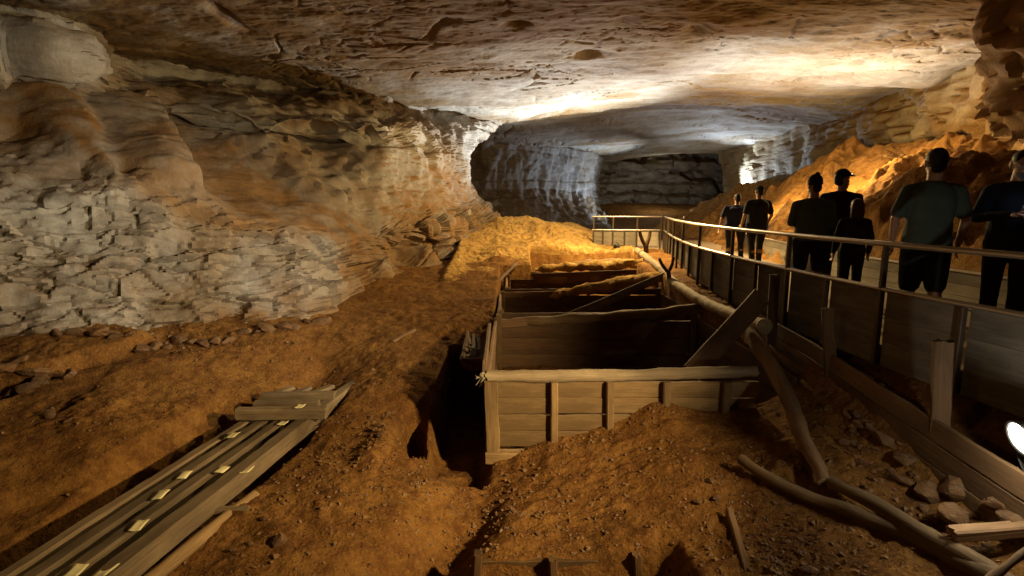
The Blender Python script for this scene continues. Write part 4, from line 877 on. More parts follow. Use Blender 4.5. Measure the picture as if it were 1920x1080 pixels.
Vh, Fh = ringmesh([(0, .03), (.2, .07), (.8, .10), (1, .105), (1, .09), (.9, .085)], sp-sd_*.1, sp+sd_*.08, 16); MB().raw(Vh, Fh).build('housing', 'black', t)
b = MB(); b.log([Z(sp, -.05), Z(sp, -.30)], .015, 8, amp=0, seg=4); b.build('spike', 'black', t)
# ------------------------------------------------------------------ people
def cloth(name, c, rough=.9):
    t = NT(name); v = t.obj(); n = t.noise(v, 9, 5); w_ = t.noise(v, 160, 2)
    return t.done(t.mix(n, tuple(x*.75 for x in c), tuple(min(1, x*1.25) for x in c)), rough, t.bump(w_, .3, .002, t.bump(n, .3, .01)), .15)
M['skin'] = simple('skin', (.42, .24, .16), .55, .35, 0, .12)
M['hair'] = simple('hair', (.022, .015, .010), .6, .3, 0, .4, 60)
M['hairbrown'] = simple('brown_hair', (.09, .045, .02), .6, .3, 0, .4, 60)
M['beard'] = simple('grey_beard', (.22, .20, .18), .8, .2, 0, .4, 80)
M['navy'] = cloth('navy_cloth', (.022, .025, .055)); M['blackc'] = cloth('black_cloth', (.022, .021, .022)); M['green'] = cloth('greygreen_cloth', (.10, .115, .088)); M['teal'] = cloth('teal_cloth', (.075, .10, .09))
M['darkblue'] = cloth('darkblue_cloth', (.02, .024, .036)); M['darkpants'] = cloth('dark_trousers', (.02, .018, .018)); M['brownc'] = cloth('brown_cloth', (.035, .025, .018)); M['shoe'] = simple('shoe_leather', (.03, .026, .024), .6, .3); M['whiteshoe'] = simple('pale_shoe', (.5, .48, .44), .7, .3)
M['redbag'] = cloth('dark_red_cloth', (.10, .025, .018))
class Blob:
    def __init__(s): s.V = []; s.F = []; s.n = 0
    def _add(s, V, F): s.V.append(np.asarray(V, float)); s.F += [tuple(i+s.n for i in f) for f in F]; s.n += len(V)
    def cap(s, p0, p1, r0, r1=None, n=12):
        r1 = r0 if r1 is None else r1; p0 = np.asarray(p0, float); p1 = np.asarray(p1, float); d = p1-p0; L = np.linalg.norm(d)+1e-6; d = d/L
        a = np.cross(d, (0, 0, 1)) if abs(d[2]) < .9 else np.cross(d, (1, 0, 0)); a /= np.linalg.norm(a); b = np.cross(d, a); pr = []
        for q in np.linspace(-90, 0, 5)[:-1]: pr.append((math.sin(R(q))*r0, math.cos(R(q))*r0))
        pr += [(0, r0), (L*.33, r0+(r1-r0)*.33), (L*.66, r0+(r1-r0)*.66), (L, r1)]
        for q in np.linspace(0, 90, 5)[1:]: pr.append((L+math.sin(R(q))*r1, math.cos(R(q))*r1))
        an = np.linspace(0, 2*math.pi, n, endpoint=False); V = []; F = []
        for t, r in pr:
            for k in an: V.append(p0+d*t+(a*math.cos(k)+b*math.sin(k))*max(r, 1e-4))
        m = len(pr)
        for i in range(m-1):
            for j in range(n): F.append((i*n+j, i*n+(j+1) % n, (i+1)*n+(j+1) % n, (i+1)*n+j))
        F.append(tuple(range(n-1, -1, -1))); F.append(tuple((m-1)*n+j for j in range(n))); s._add(V, F)
    def ell(s, c, r, n=16, tilt=0):
        V = []; F = []; m = 10
        for i in range(m+1):
            th = math.pi*(.02+.96*i/m)
            for j in range(n):
                ph = 2*math.pi*j/n; x, y, z = r[0]*math.sin(th)*math.cos(ph), r[1]*math.sin(th)*math.sin(ph), r[2]*math.cos(th)
                y, z = y*math.cos(tilt)-z*math.sin(tilt), y*math.sin(tilt)+z*math.cos(tilt); V.append((c[0]+x, c[1]+y, c[2]+z))
        for i in range(m):
            for j in range(n): F.append((i*n+j, (i+1)*n+j, (i+1)*n+(j+1) % n, i*n+(j+1) % n))
        F.append(tuple(range(n))); F.append(tuple(m*n+n-1-j for j in range(n))); s._add(V, F)
    def stack(s, rows, n=24):
        V = []; F = []
        for (z, rx, ry, y0) in rows:
            for j in range(n):
                q = 2*math.pi*j/n; cx, sx = math.cos(q), math.sin(q); p = .92
                V.append((rx*np.sign(cx)*abs(cx)**p, y0+ry*np.sign(sx)*abs(sx)**p, z))
        m = len(rows)
        for i in range(m-1):
            for j in range(n): F.append((i*n+j, i*n+(j+1) % n, (i+1)*n+(j+1) % n, (i+1)*n+j))
        F.append(tuple(range(n-1, -1, -1))); F.append(tuple((m-1)*n+j for j in range(n))); s._add(V, F)
    def mesh(s, vox, smooth=6):
        me = bpy.data.meshes.new('tmp'); me.from_pydata([tuple(v) for v in np.vstack(s.V)], [], s.F); o = bpy.data.objects.new('tmp', me); COL.objects.link(o)
        m = o.modifiers.new('r', 'REMESH'); m.mode = 'VOXEL'; m.voxel_size = vox
        m = o.modifiers.new('s', 'SMOOTH'); m.iterations = smooth; m.factor = .5
        dg = bpy.context.evaluated_depsgraph_get(); dg.update(); e = o.evaluated_get(dg).to_mesh(); nv = len(e.vertices)
        V = np.empty(nv*3, np.float32); e.vertices.foreach_get('co', V); F = [tuple(p.vertices) for p in e.polygons]; o.evaluated_get(dg).to_mesh_clear()
        bpy.data.objects.remove(o); bpy.data.meshes.remove(me); return V.reshape(-1, 3).astype(float), F
def person(loc, yaw, height, label, shirt, pants, arms, wid=1.0, sleeve='short', shorts=False, hair='hair', hat=None, legs=((0, 0), (0, 0)), look=(0, 0), shoe='shoe', beard=False, long_hair=False, curl=.5, belly=0.0):
    s = height/1.75; c, sn = math.cos(yaw), math.sin(yaw); loc = np.asarray(loc, float)
    def Wd(V): V = np.asarray(V)*s; return np.stack([V[:, 0]*c-V[:, 1]*sn, V[:, 0]*sn+V[:, 1]*c, V[:, 2]], 1)+loc
    w_ = wid; by = belly
    tor = [(.86, .155*w_, .115*w_, 0), (.93, .172*w_, .125*w_+by*.3, .005), (1.03, .162*w_, .115*w_+by*.8, .01+by*.5), (1.13, .155*w_, .110*w_+by, .01+by*.6), (1.24, .162*w_, .118*w_+by*.5, .005), (1.33, .166*w_, .118*w_, 0), (1.39, .145*w_, .10*w_, -.005), (1.44, .10*w_, .08, -.01), (1.48, .062, .06, -.015)]
    hipx = .092*w_; sh = .176*w_
    J = {}
    for k, sx in ((0, -1), (1, 1)):
        ky, ay = legs[k]
        J['hip', k] = np.array([sx*hipx, 0, .92]); J['kn', k] = np.array([sx*hipx*1.02, ky, .50]); J['an', k] = np.array([sx*hipx*1.0, ay, .085])
        J['sh', k] = np.array([sx*sh, -.005, 1.385]); e, h = arms[k]; J['el', k] = np.array([sx*e[0], e[1], e[2]]); J['ha', k] = np.array([sx*h[0], h[1], h[2]])
    b = Blob(); b.stack(tor); tl = look[0]
    hc = np.array([0, .012+math.sin(tl)*.10, 1.50])
    def hd(p): p = np.array(p, float)-np.array([0, .0, 1.50]); y, z = p[1]*math.cos(tl)+p[2]*math.sin(tl), -p[1]*math.sin(tl)+p[2]*math.cos(tl); q = look[1]; return np.array([p[0]*math.cos(q)-y*math.sin(q), p[0]*math.sin(q)+y*math.cos(q), z])+np.array([0, .0, 1.50])
    b.cap((0, -.02, 1.42), hd((0, .0, 1.56)), .062, .056)
    b.ell(hd((0, -.005, 1.652)), (.076, .096, .100), tilt=-tl); b.ell(hd((0, .03, 1.595)), (.060, .068, .078), tilt=-tl); b.cap(hd((0, .09, 1.635)), hd((0, .112, 1.607)), .011, .016); b.cap(hd((-.03, .085, 1.652)), hd((.03, .085, 1.652)), .014); b.cap(hd((-.022, .088, 1.565)), hd((.022, .088, 1.565)), .013); b.cap(hd((0, .075, 1.525)), hd((0, .08, 1.535)), .025)
    for sx in (-1, 1): b.ell(hd((sx*.080, -.005, 1.628)), (.012, .024, .034))
    for k in (0, 1):
        sx = -1 if k == 0 else 1
        b.cap((sx*.05, -.01, 1.43), J['sh', k], .052, .054); b.cap(J['sh', k], J['el', k], .050, .038); b.cap(J['el', k], J['ha', k], .039, .027)
        d = J['ha', k]-J['el', k]; d /= np.linalg.norm(d); side = np.cross(d, (0, 0, 1.)) if abs(d[2]) < .85 else np.array([0, 1., 0]); side = side-d*side.dot(d); side /= np.linalg.norm(side); pn = np.cross(d, side)*sx
        h0 = J['ha', k]; b.cap(h0+d*.03-side*.018, h0+d*.075-side*.024, .020, .017); b.cap(h0+d*.03+side*.018, h0+d*.075+side*.024, .020, .017); b.cap(h0+d*.03, h0+d*.085, .021, .017)
        for q, (o_, l_) in enumerate(((-.033, .055), (-.011, .068), (.011, .072), (.032, .062))):
            f0 = h0+d*.09+side*o_; f1 = f0+d*l_*.5+pn*l_*.25*curl; f2 = f1+d*l_*(.5-.3*curl)+pn*l_*.5*curl; b.cap(f0, f1, .0095, .009, 8); b.cap(f1, f2, .009, .0075, 8)
        t0 = h0+d*.035+side*.03; b.cap(t0, t0+side*.028+d*.03+pn*.01, .012, .0105, 8); b.cap(t0+side*.028+d*.03+pn*.01, t0+side*.03+d*.058+pn*.02, .0105, .008, 8)
        b.cap(J['hip', k], J['kn', k], .085*w_, .056); b.cap(J['kn', k], J['kn', k]*.55+J['an', k]*.45+np.array([0, -.012, 0]), .054, .058*min(w_, 1.1)); b.cap(J['kn', k]*.55+J['an', k]*.45+np.array([0, -.012, 0]), J['an', k], .056, .037)
        b.cap(J['an', k]+np.array([0, -.03, -.045]), J['an', k]+np.array([0, .13, -.055]), .036, .028)
    V, F = b.mesh(.0085, 4); body = mesh_np('person', Wd(V), F, M['skin'], loc=loc); tag(body, label, 'person', 'visitors on the walkway')
    def part(nm, bl, mat, vox=.012, sm=6, wr=.006, lab=None):
        V, F = bl.mesh(vox, sm)
        if wr:
            V = V+np.stack([fbm(V*np.array([9, 9, 5])+i*5+height*7, 3, 141+i) for i in range(3)], 1)*wr
        o = mesh_np(nm, Wd(V), F, M[mat], body)
        if lab: o['label'] = lab
        return o
    g_ = .018
    b = Blob(); b.stack([(z, rx+g_, ry+g_, y0) for z, rx, ry, y0 in tor[(0 if sleeve != 'none' else 0):-1]]+[(1.475, .078, .072, -.014)])
    for k in (0, 1):
        sx = -1 if k == 0 else 1
        b.cap((sx*.045, -.012, 1.425), J['sh', k], .058, .066)
        if sleeve == 'long': b.cap(J['sh', k], J['el', k], .068, .056); b.cap(J['el', k], J['ha', k]*.97+J['el', k]*.03, .056, .040)
        else: b.cap(J['sh', k], J['sh', k]*.25+J['el', k]*.75, .068, .064)
    part('shirt' if sleeve == 'short' else 'jacket', b, shirt)
    b = Blob(); b.stack([(.80, .15*w_, .115*w_, 0), (.88, .172*w_+.012, .128*w_+.012, 0), (.96, .168*w_+.010, .12*w_+.012, .005), (1.0, .165*w_+.004, .118*w_+.008, .008)])
    for k in (0, 1):
        if shorts: b.cap(J['hip', k]+np.array([0, 0, -.02]), J['kn', k]*.88+J['hip', k]*.12, .102*w_, .088)
        else:
            b.cap(J['hip', k], J['kn', k], .100*w_, .074); b.cap(J['kn', k], J['an', k]+np.array([0, -.005, .02]), .073, .062)
    part('shorts' if shorts else 'trousers', b, pants)
    for k in (0, 1):
        b = Blob(); a = J['an', k]; b.cap(a+np.array([0, -.035, -.042]), a+np.array([0, .05, -.04]), .045, .042); b.cap(a+np.array([0, .05, -.045]), a+np.array([0, .15, -.056]), .043, .030); b.cap(a+np.array([0, -.03, 0]), a+np.array([0, 0, .0]), .044); part('shoe', b, shoe, .011, 4, 0)
    b = Blob(); b.ell(hd((0, -.018, 1.672)), (.084, .096, .094), tilt=-tl); b.cap(hd((0, -.055, 1.60)), hd((0, -.05, 1.66)), .062, .07)
    if long_hair: b.cap(hd((-.04, -.06, 1.66)), hd((-.06, -.06, 1.47)), .055, .04); b.cap(hd((.04, -.06, 1.66)), hd((.06, -.06, 1.47)), .055, .04); b.cap(hd((0, -.07, 1.66)), hd((0, -.07, 1.46)), .06, .05)
    if hat != 'beanie': part('hair', b, hair, .011, 3, .008)
    if hat == 'cap':
        b = Blob(); b.ell(hd((0, -.012, 1.695)), (.090, .106, .078), tilt=-tl); b.ell(hd((0, .12, 1.684)), (.07, .085, .012), tilt=-tl+.15); part('cap', b, 'blackc', .010, 2, 0)
    if hat == 'beanie':
        b = Blob(); b.ell(hd((0, -.015, 1.70)), (.092, .108, .100), tilt=-tl); b.cap(hd((0, -.05, 1.76)), hd((0, -.06, 1.79)), .05, .03); b.ell(hd((0, -.015, 1.665)), (.097, .112, .03), tilt=-tl); part('beanie', b, 'blackc', .010, 3, .003)
        b = Blob(); b.cap(hd((0, -.06, 1.60)), hd((0, -.055, 1.63)), .06); part('hair', b, hair, .011, 3, .004)
    if beard:
        b = Blob(); b.ell(hd((0, .052, 1.562)), (.058, .058, .05), tilt=-tl); part('beard', b, 'beard', .010, 2, .006)
    body['hd'] = 0
    del body['hd']
    return body, (lambda p: Wd(np.array([hd(p)]))[0]), (lambda p: Wd(np.array([p]))[0])
HANG = (((.25, -.01, 1.13), (.255, .05, .90)), ((.25, -.01, 1.13), (.255, .05, .90)))
BACK = 0.0
def deck(px, Y): q = at(px, 400, Y); return (q[0], Y, WZ)
person(deck(1381, 13.4), -.1, 1.70, 'broad person in a navy shirt walking away, leftmost of the group', 'navy', 'darkpants', (((.36, -.01, 1.13), (.38, .04, .90)), ((.35, -.01, 1.13), (.36, .05, .90))), wid=1.5, legs=((.03, .02), (-.02, -.12)), shoe='whiteshoe')
person(deck(1421, 12.6), .1, 1.86, 'person all in black walking away beside the one in the navy shirt', 'blackc', 'darkpants', (((.31, -.02, 1.13), (.30, .10, .92)), ((.31, -.02, 1.13), (.30, .12, .93))), wid=1.3, legs=((-.02, -.10), (.05, .06)), hat='cap')
person(deck(1524, 7.5), -.15, 1.80, 'person in a grey-green top, shorts and dark beanie with folded arms', 'green', 'blackc', (((.26, .02, 1.15), (.05, .22, 1.13)), ((.26, .02, 1.14), (.04, .24, 1.16))), wid=1.2, sleeve='long', shorts=True, hat='beanie', look=(.1, .2))
pb, hdf, bf = person(deck(1574, 8.0), -.25, 1.93, 'tall person in a black T-shirt and cap with a small lit headlamp', 'blackc', 'darkpants', HANG, wid=1.12, hat='cap', look=(0, -1.0))
t_ = thing('headlamp', hdf((0, .15, 1.70)), 'tiny lit headlamp on the cap of the tall person in black', 'headlamp')
p0 = hdf((.0, .10, 1.70)); p1 = hdf((.0, .125, 1.70)); Vh, Fh = ringmesh([(0, .026), (1, .030)], p0, p1, 12); MB().raw(Vh, Fh).build('lamp_housing', 'black', t_)
M['head'] = emis('headlamp_glass', (1, .95, .85), 30); p2 = hdf((0, .130, 1.70)); Vh, Fh = ringmesh([(0, .028), (1, .026)], p1, p2, 12); MB().raw(Vh, Fh).build('lens', 'head', t_)
person(deck(1605, 7.4), -.2, 1.50, 'shorter person with brown hair in dark clothes beside the tall one in black', 'brownc', 'darkpants', HANG, hair='hairbrown', sleeve='long', long_hair=True)
person(deck(1744, 5.45), -.35, 1.97, 'dark-haired person in a teal-grey T-shirt seen from behind at the railing', 'teal', 'blackc', (((.26, .0, 1.14), (.24, .10, .92)), ((.27, .0, 1.14), (.27, .10, .92))), wid=1.02, shorts=True, legs=((.02, 0), (-.02, -.08)))
pb, hdf, bf = person(deck(1902, 5.6), math.pi-.55, 1.98, 'bearded person in a dark jacket at the right edge looking down at a phone', 'darkblue', 'darkpants', (((.27, .06, 1.15), (.07, .29, 1.16)), ((.27, .06, 1.15), (.08, .30, 1.17))), wid=1.04, sleeve='long', look=(.42, 0), beard=True, curl=.8, hair='hair')
M['screen'] = emis('phone_screen', (.62, .78, 1.0), 5)
t_ = thing('mobile_phone', bf((0, .36, 1.17)), 'small phone with a lit screen held by the bearded person', 'phone')
def boxf(c, ax, ay, az, hx, hy, hz): 
    V = [c+ax*i*hx+ay*j*hy+az*k*hz for i in (-1, 1) for j in (-1, 1) for k in (-1, 1)]; return V, [(0, 1, 3, 2), (4, 6, 7, 5), (0, 4, 5, 1), (2, 3, 7, 6), (0, 2, 6, 4), (1, 5, 7, 3)]
c_ = bf((0, .375, 1.20)); f_ = bf((0, 1.375, 1.20))-c_; f_ /= np.linalg.norm(f_); u_ = np.array([0, 0, 1.0])*.85+f_*.5; u_ /= np.linalg.norm(u_); r_ = np.cross(f_, u_); r_ /= np.linalg.norm(r_); n_ = np.cross(r_, u_)
if n_.dot(f_) > 0: n_ = -n_
b = MB(); b.raw(*boxf(c_, r_, u_, n_, .037, .075, .004)); b.build('case', 'black', t_, smooth=False)
b = MB(); b.raw(*boxf(c_+n_*.0055, r_, u_, n_, .033, .069, .001)); b.build('screen', 'screen', t_, smooth=False)
M['led'] = emis('phone_light', (.8, .85, 1.0), 60); b = MB(); V, F = ringmesh([(0, .008), (1, .007)], c_-n_*.004+u_*.055+r_*.018, c_-n_*.007+u_*.055+r_*.018, 10); b.raw(V, F); b.build('camera_light', 'led', t_)
# ------------------------------------------------------------------ loose stones
def stone_vf(seed, squash=(1, .8, .6)):
    r_ = random.Random(seed); bm = bmesh.new()
    for i in range(16):
        v = Vector((r_.gauss(0, 1), r_.gauss(0, 1), r_.gauss(0, 1))).normalized()*(.85+.3*r_.random()); bm.verts.new((v.x*squash[0], v.y*squash[1], v.z*squash[2]))
    res = bmesh.ops.convex_hull(bm, input=bm.verts); loose = [v for v in bm.verts if not v.link_faces]; bmesh.ops.delete(bm, geom=loose, context='VERTS')
    bmesh.ops.bevel(bm, geom=list(bm.edges), offset=.07, segments=2, affect='EDGES', profile=.6)
    bmesh.ops.triangulate(bm, faces=bm.faces[:]); bmesh.ops.subdivide_edges(bm, edges=bm.edges[:], cuts=1, use_grid_fill=True)
    V = np.array([v.co[:] for v in bm.verts]); F = [tuple(v.index for v in f.verts) for f in bm.faces]; bm.free()
    n = V/(np.linalg.norm(V, axis=1, keepdims=True)+1e-6); V = V+n*(fbm(V*2.3+seed, 3, 3)*.09)[:, None]
    return V, F
SM = []
for k in range(12):
    sq = [(1, .8, .6), (1, .9, .75), (1.1, .7, .35), (1.2, .7, .5)][k % 4]; V, F = stone_vf(k+3, sq); me = bpy.data.meshes.new('stone'); me.from_pydata([tuple(v) for v in V], [], F); me.polygons.foreach_set('use_smooth', np.ones(len(me.polygons), bool))
    at_ = me.attributes.new('dust', 'FLOAT', 'POINT'); at_.data.foreach_set('value', np.full(len(V), .75, np.float32)); me.materials.append(M['rubble'])
    try: me.set_sharp_from_angle(angle=R(32))
    except Exception: pass
    SM.append(me)
def stone(p, r, label, group, k=None, name='stone', rot=None, sc_=(1, 1, 1), cat='rock'):
    o = bpy.data.objects.new(name, SM[random.randrange(12) if k is None else k]); COL.objects.link(o); o.location = Vector(p); o.rotation_euler = rot or (nz(.5), nz(.5), nz(3.1)); o.scale = (r*sc_[0], r*sc_[1], r*sc_[2])
    return tag(o, label, cat, group)
# under the fence, right: leaning slabs and lumps
G1 = 'rocks under the retaining boards'
for (px, py, Y, r, lab, k) in ((1745, 925, 4.0, .13, 'pale squarish rock standing at the foot of the big stake', 1), (1872, 948, 3.55, .10, 'triangular pale rock right of the big stake, under the boards', 4), (1795, 915, 3.9, .15, 'large dark rock behind the squared board, right of the stake', 5), (1785, 965, 3.65, .13, 'brown rock above the squared board piece at lower right', 8),
                           (1845, 930, 3.75, .12, 'brown rock wedged under the lowest board, left of the triangular one', 0), (1905, 975, 3.4, .12, 'brown rock at the right edge above the squared board', 9), (1660, 825, 4.6, .14, 'big flat rock leaning at the foot of the boards left of the stake', 2), (1625, 800, 4.9, .12, 'rounded rock under the boards, farthest from the lamp', 5),
                           (1700, 860, 4.35, .15, 'broad rock slab just left of the big stake', 6), (1690, 900, 4.2, .10, 'small rock below the broad slab left of the stake', 3)):
    p = at(px, py, Y); stone(p, r, lab, G1, k)
L2 = 'small brown rock lying in the heap under the retaining boards'
for i in range(26):
    Y = random.uniform(3.4, 5.6); x = 3.42-abs(nz(.28))+.02*(Y-4); stone((x, Y, gz(x, Y)+.015), random.uniform(.035, .075), L2, G1+' (small)')
# along the foot of the left wall
G2 = 'slabs along the foot of the left wall'
sl = [(30, 668), (60, 655), (85, 648), (110, 640), (150, 628), (185, 632), (205, 632), (222, 636), (240, 634), (262, 630), (285, 633), (310, 626), (335, 620), (355, 620), (380, 622), (402, 618), (430, 612), (455, 612), (480, 606), (500, 606), (528, 604), (545, 608), (575, 600), (600, 590), (20, 690), (45, 690), (70, 676), (40, 712), (120, 655), (10, 730)]
for i, (px, py) in enumerate(sl):
    z0 = -2.03; q = atz(px, py, z0); zz = gz(q[0], q[1]); q = atz(px, py, zz+.02)
    stone((q[0], q[1], gz(q[0], q[1])+.02), random.uniform(.10, .20), 'angular brown slab in the loose row at the foot of the left wall', G2, k=[2, 6, 10, 3, 7, 11][i % 6], rot=(nz(.35), nz(.35), nz(3)), name='rock_slab')
# chips beside the pit
G3 = 'pale chips by the small hollow'
for i, (px, py) in enumerate(((690, 800), (702, 815), (715, 822), (708, 806), (722, 790), (728, 776), (695, 790), (718, 806), (712, 828))):
    q = atz(px, py, -2.62); stone((q[0], q[1], gz(q[0], q[1])+.02), random.uniform(.03, .06), 'pale broken chip in the little heap left of the pit', G3, k=[2, 6, 10][i % 3], rot=(nz(.8), nz(.8), nz(3)))
# single stones on the dirt
for (px, py, r, lab) in ((525, 1020, .07, 'knobbly yellow stone with a long shadow right of the round pole'), (495, 985, .035, 'small pink stone near the end of the round pole'), (435, 1030, .035, 'pale flat chip close beside the round pole'), (470, 1022, .03, 'little brown stone between the round pole and the knobbly stone'), (770, 1050, .07, 'dark rounded rock in the gully at the bottom edge'),
                        (1335, 885, .05, 'small pale stone on the dirt in front of the vat, nearest the bent pole'), (1310, 905, .04, 'small stone left of the pale one by the bent pole'), (842, 960, .03, 'round pale pebble in the dirt below the pit'), (1345, 905, .045, 'brown stone just below the pale one by the bent pole'), (1525, 1018, .06, 'tan stone on the gravelly dirt left of the bent pole'), (1505, 1035, .05, 'darker stone touching the tan one on the gravelly dirt'), (1465, 1000, .04, 'stone on the gravelly dirt above the tan one'),
                        (100, 805, .09, 'pale rock half sunk in the orange bank at left'), (130, 815, .05, 'smaller pale rock beside the half sunk one in the orange bank')):
    q = atz(px, py, -2.75 if px < 1300 and px > 200 else -2.45); stone((q[0], q[1], gz(q[0], q[1])+r*.35), r, lab, 'single stones on the dirt')
# lumps on top of the orange bank and the yellow heap
for (px, py, Y, r, lab) in ((1640, 300, 17.2, .55, 'huge rounded dirt boulder on top of the orange bank'), (1590, 312, 19.4, .45, 'pale crumbly boulder on the bank left of the huge round one'), (1545, 318, 19.8, .35, 'crumbly boulder on the ridge above the beanie'), (1690, 318, 15.4, .3, 'boulder on the bank just left of the dark-haired head'), (1500, 342, 20.6, .35, 'lowest boulder on the ridge, above the grey-green top')):
    o = stone(at(px, py, Y), r, lab, 'boulders on the orange bank', k=[1, 5, 0, 1, 5][int(px) % 5], name='boulder', cat='boulder', sc_=(1.2, 1, .8)); o.data = o.data.copy(); o.data.materials[0] = M['rmound']
for (px, py, Y) in ((1660, 292, 15.6), (1690, 290, 15.5), (1705, 296, 15)):
    q = at(px, py, Y); lay([q, q+np.array([.5, .2, nz(.08)])], .10, .03, 'thin pale stone splinter on top of the bank behind the dark-haired head', 'rock', 'stone_splinter', 'board', 'stone splinters on the bank', ragged=.03)
for i in range(34):
    px = random.uniform(1455, 1700); Y = random.uniform(14.5, 20.5); x = at(px, 330, Y)[0]; z = float(rmt(np.array([x]), np.array([Y]))[0]); r_ = random.uniform(.10, .28)
    o = stone((x, Y, z+.12), r_, 'crumbly orange lump of dirt on the lit face of the bank', 'dirt lumps on the orange bank', name='dirt_clod', cat='dirt lump'); o.data = o.data.copy(); o.data.materials[0] = M['rmound']
# gravel nobody could count: one mesh
PV = []; PF = []; nn = 0
bv, bf_ = [], []
for k in (0, 1, 5): V, F = stone_vf(40+k, (1, .85, .7)); 
def lowstone(seed):
    r_ = random.Random(seed); bm = bmesh.new()
    for i in range(9):
        v = Vector((r_.gauss(0, 1), r_.gauss(0, 1), r_.gauss(0, 1))).normalized(); bm.verts.new((v.x, v.y*.85, v.z*.65))
    bmesh.ops.convex_hull(bm, input=bm.verts); bmesh.ops.delete(bm, geom=[v for v in bm.verts if not v.link_faces], context='VERTS'); bm.verts.index_update()
    V = np.array([v.co[:] for v in bm.verts]); F = [tuple(v.index for v in f.verts) for f in bm.faces]; bm.free(); return V, F
LS = [lowstone(i) for i in range(8)]
xs, ys, rs = [], [], []
def scatter(n, cx, cy, sx, sy, r0, r1):
    for _ in range(n):
        xs.append(random.gauss(cx, sx)); ys.append(random.gauss(cy, sy)); rs.append(random.uniform(r0, r1)**1)
scatter(260, .3, 5.0, 1.0, .5, .01, .035); scatter(200, -1.6, 5.4, .4, .9, .01, .035); scatter(160, -3.6, 5.8, .8, .7, .01, .03); scatter(420, 2.0, 3.75, .35, .3, .008, .03); scatter(300, -.9, 4.6, .7, .8, .008, .022); scatter(200, .2, 4.7, .7, .3, .007, .022); scatter(160, 2.0, 4.9, .5, .4, .008, .022); scatter(220, -5.2, 7.9, 1.3, .35, .015, .04); scatter(260, -2.2, 4.6, .5, 1.0, .008, .025); scatter(150, 3.2, 4.3, .25, .8, .015, .04); scatter(120, -.6, 5.2, .5, .2, .01, .03); scatter(160, .9, 5.85, .8, .10, .008, .025)
xs = np.array(xs); ys = np.array(ys); ok = ys > 2.5; xs, ys, rs = xs[ok], ys[ok], np.array(rs)[ok]; zs = ground_z(xs, ys)
for x, y, z, r in zip(xs, ys, zs, rs):
    V, F = LS[random.randrange(8)]; m_ = np.array(Matrix.Rotation(nz(3), 3, 'Z') @ Matrix.Rotation(nz(.7), 3, 'X')); PV.append(V@m_.T*r+np.array([x, y, z+r*.25])); PF += [tuple(i+nn for i in f) for f in F]; nn += len(V)
o = mesh_np('gravel', np.vstack(PV), PF, M['rubble'], smooth=False, loc=(0, 0, 0), attrs={'dust': np.full(nn, .6)}); tag(o, 'loose gravel scattered over the dirt floor', None, None, 'stuff')
AMB = .02
WARM = (1.0, .74, .40); WHITE = (1.0, .92, .75); AMBER = (1.0, .64, .24); COOL = (.70, .82, 1.0)
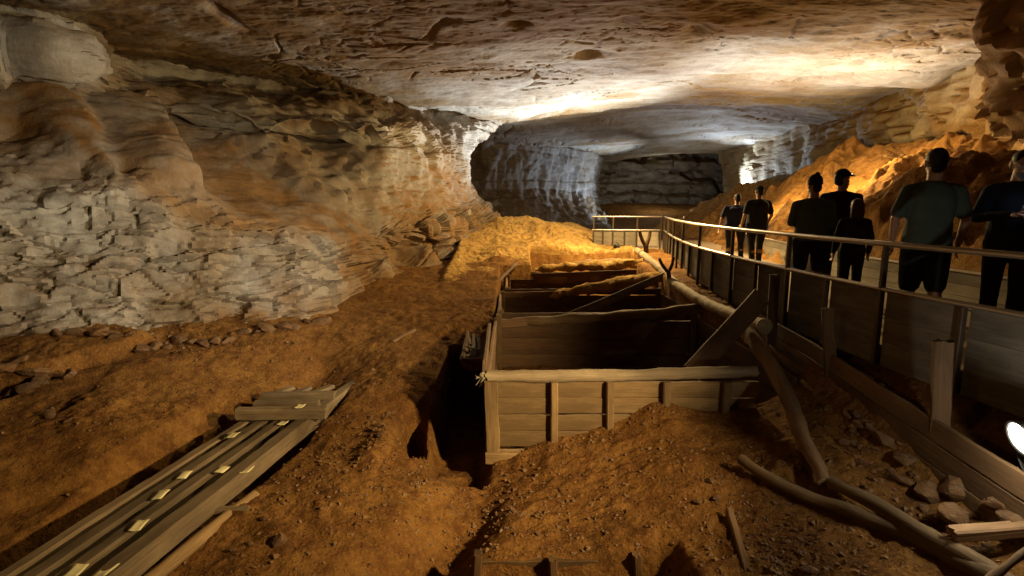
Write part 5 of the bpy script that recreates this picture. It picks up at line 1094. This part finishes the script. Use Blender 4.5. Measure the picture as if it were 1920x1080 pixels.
LIGHTS = [
 ('key_lamp', (3.6, 2.2, .1), (-2.4, 6.7, -1.95), 2900, (1.0, .72, .37), 74, 1.0),
 ('wall_lamp', (3.5, 6.0, .7), (-5.6, 8.6, -.55), 2250, (1.0, .91, .74), 54, 1.0),
 ('flood_glow', tuple(lp+dirl*.08), tuple(lp+dirl), 14, WHITE, 150, .8),
 ('flood_side', tuple(lp+np.array([-.12, -.18, .08])), 22, WHITE, .03),
 ('added_fill', (-6.5, 1.0, 1.8), (2.5, 4.9, -2.2), 170, (1.0, .50, .16), 36, 1.0),  # added fill for the lower right, in place of bounced light; no lamp there
 ('mound_lamp', tuple(at(1120, 446, 17.0)+np.array([0, 0, 1.1])), tuple(at(960, 470, 16)+np.array([0, -3, -1])), 220, AMBER, 172, .3),
 ('vat_lamp', (3.7, 15.4, 1.6), (2.2, 14.7, -1.4), 1900, (1.0, .70, .30), 166, .3),
 ('vault_lamp', tuple(at(1120, 418, 21.4)+np.array([0, 0, .0])), tuple(at(1040, 205, 20.4)), 4600, (.92, .97, 1.0), 125, .7),
 ('ceiling_lamp', (6.9, 15.8, -.9), (7.9, 15.3, 3.7), 2250, (.90, .96, 1.0), 96, .8),
 ('bank_lamp', (9.0, 14.6, 1.35), 480, AMBER),
 ('ridge_lamp', (8.4, 18.4, .7), 330, AMBER),
 ('far_lamp', tuple(at(1230, 412, 34)), tuple(at(1085, 300, 34)), 2200, COOL, 95, .8),
 ('far_wall_lamp', tuple(at(1350, 362, 36.5)), tuple(at(1430, 325, 32)), 3200, COOL, 110, .7),
 ('far_ceiling_lamp', tuple(at(1270, 418, 31)), tuple(at(1270, 258, 31)), 3800, (.8, .88, 1.0), 140, .6),
 ('chamber_lamp', tuple(at(1240, 350, 42)), 160, WHITE),
 ('right_wall_lamp', (9.5, 9.8, .9), (13.2, 15, 2.2), 500, WARM, 110, .7),
 ('corner_lamp', (9.4, 6.2, 2.4), (10.6, 9.8, 3.2), 400, AMBER, 70, .7),
]
# ------------------------------------------------------------------ camera, light
cam = bpy.data.cameras.new('camera'); co = bpy.data.objects.new('camera', cam); COL.objects.link(co); sc.camera = co
cam.sensor_width = 36; cam.lens = 18.75; cam.clip_start = .05; cam.clip_end = 300; co.rotation_euler = (R(90)-PITCH, 0, 0)
w = bpy.data.worlds.new('World'); sc.world = w; w.use_nodes = True
bg = w.node_tree.nodes['Background']; bg.inputs[0].default_value = (1.0, .62, .32, 1); bg.inputs[1].default_value = AMB
sc.view_settings.view_transform = 'Standard'; sc.view_settings.look = 'None'; sc.view_settings.exposure = 0; sc.view_settings.gamma = 1
sc.cycles.max_bounces = 4; sc.cycles.diffuse_bounces = 2; sc.cycles.glossy_bounces = 2; sc.cycles.transmission_bounces = 2; sc.cycles.sample_clamp_indirect = 4.0
sc.cycles.use_denoising = True; sc.cycles.caustics_reflective = False; sc.cycles.caustics_refractive = False
def spot(name, p, target, watts, col, ang, blend=.6, r=.12):
    l = bpy.data.lights.new(name, 'SPOT'); l.energy = watts; l.color = col; l.spot_size = R(ang); l.spot_blend = blend; l.shadow_soft_size = r
    o = bpy.data.objects.new(name, l); COL.objects.link(o); o.location = Vector(p); d = Vector(target)-Vector(p); o.rotation_euler = d.to_track_quat('-Z', 'Y').to_euler(); return o
def point(name, p, watts, col, r=.15):
    l = bpy.data.lights.new(name, 'POINT'); l.energy = watts; l.color = col; l.shadow_soft_size = r
    o = bpy.data.objects.new(name, l); COL.objects.link(o); o.location = Vector(p); return o
WARM = (1.0, .72, .38); WHITE = (1.0, .88, .66); AMBER = (1.0, .60, .20); COOL = (.72, .84, 1.0)
for a in LIGHTS: (spot if len(a) > 5 else point)(*a)
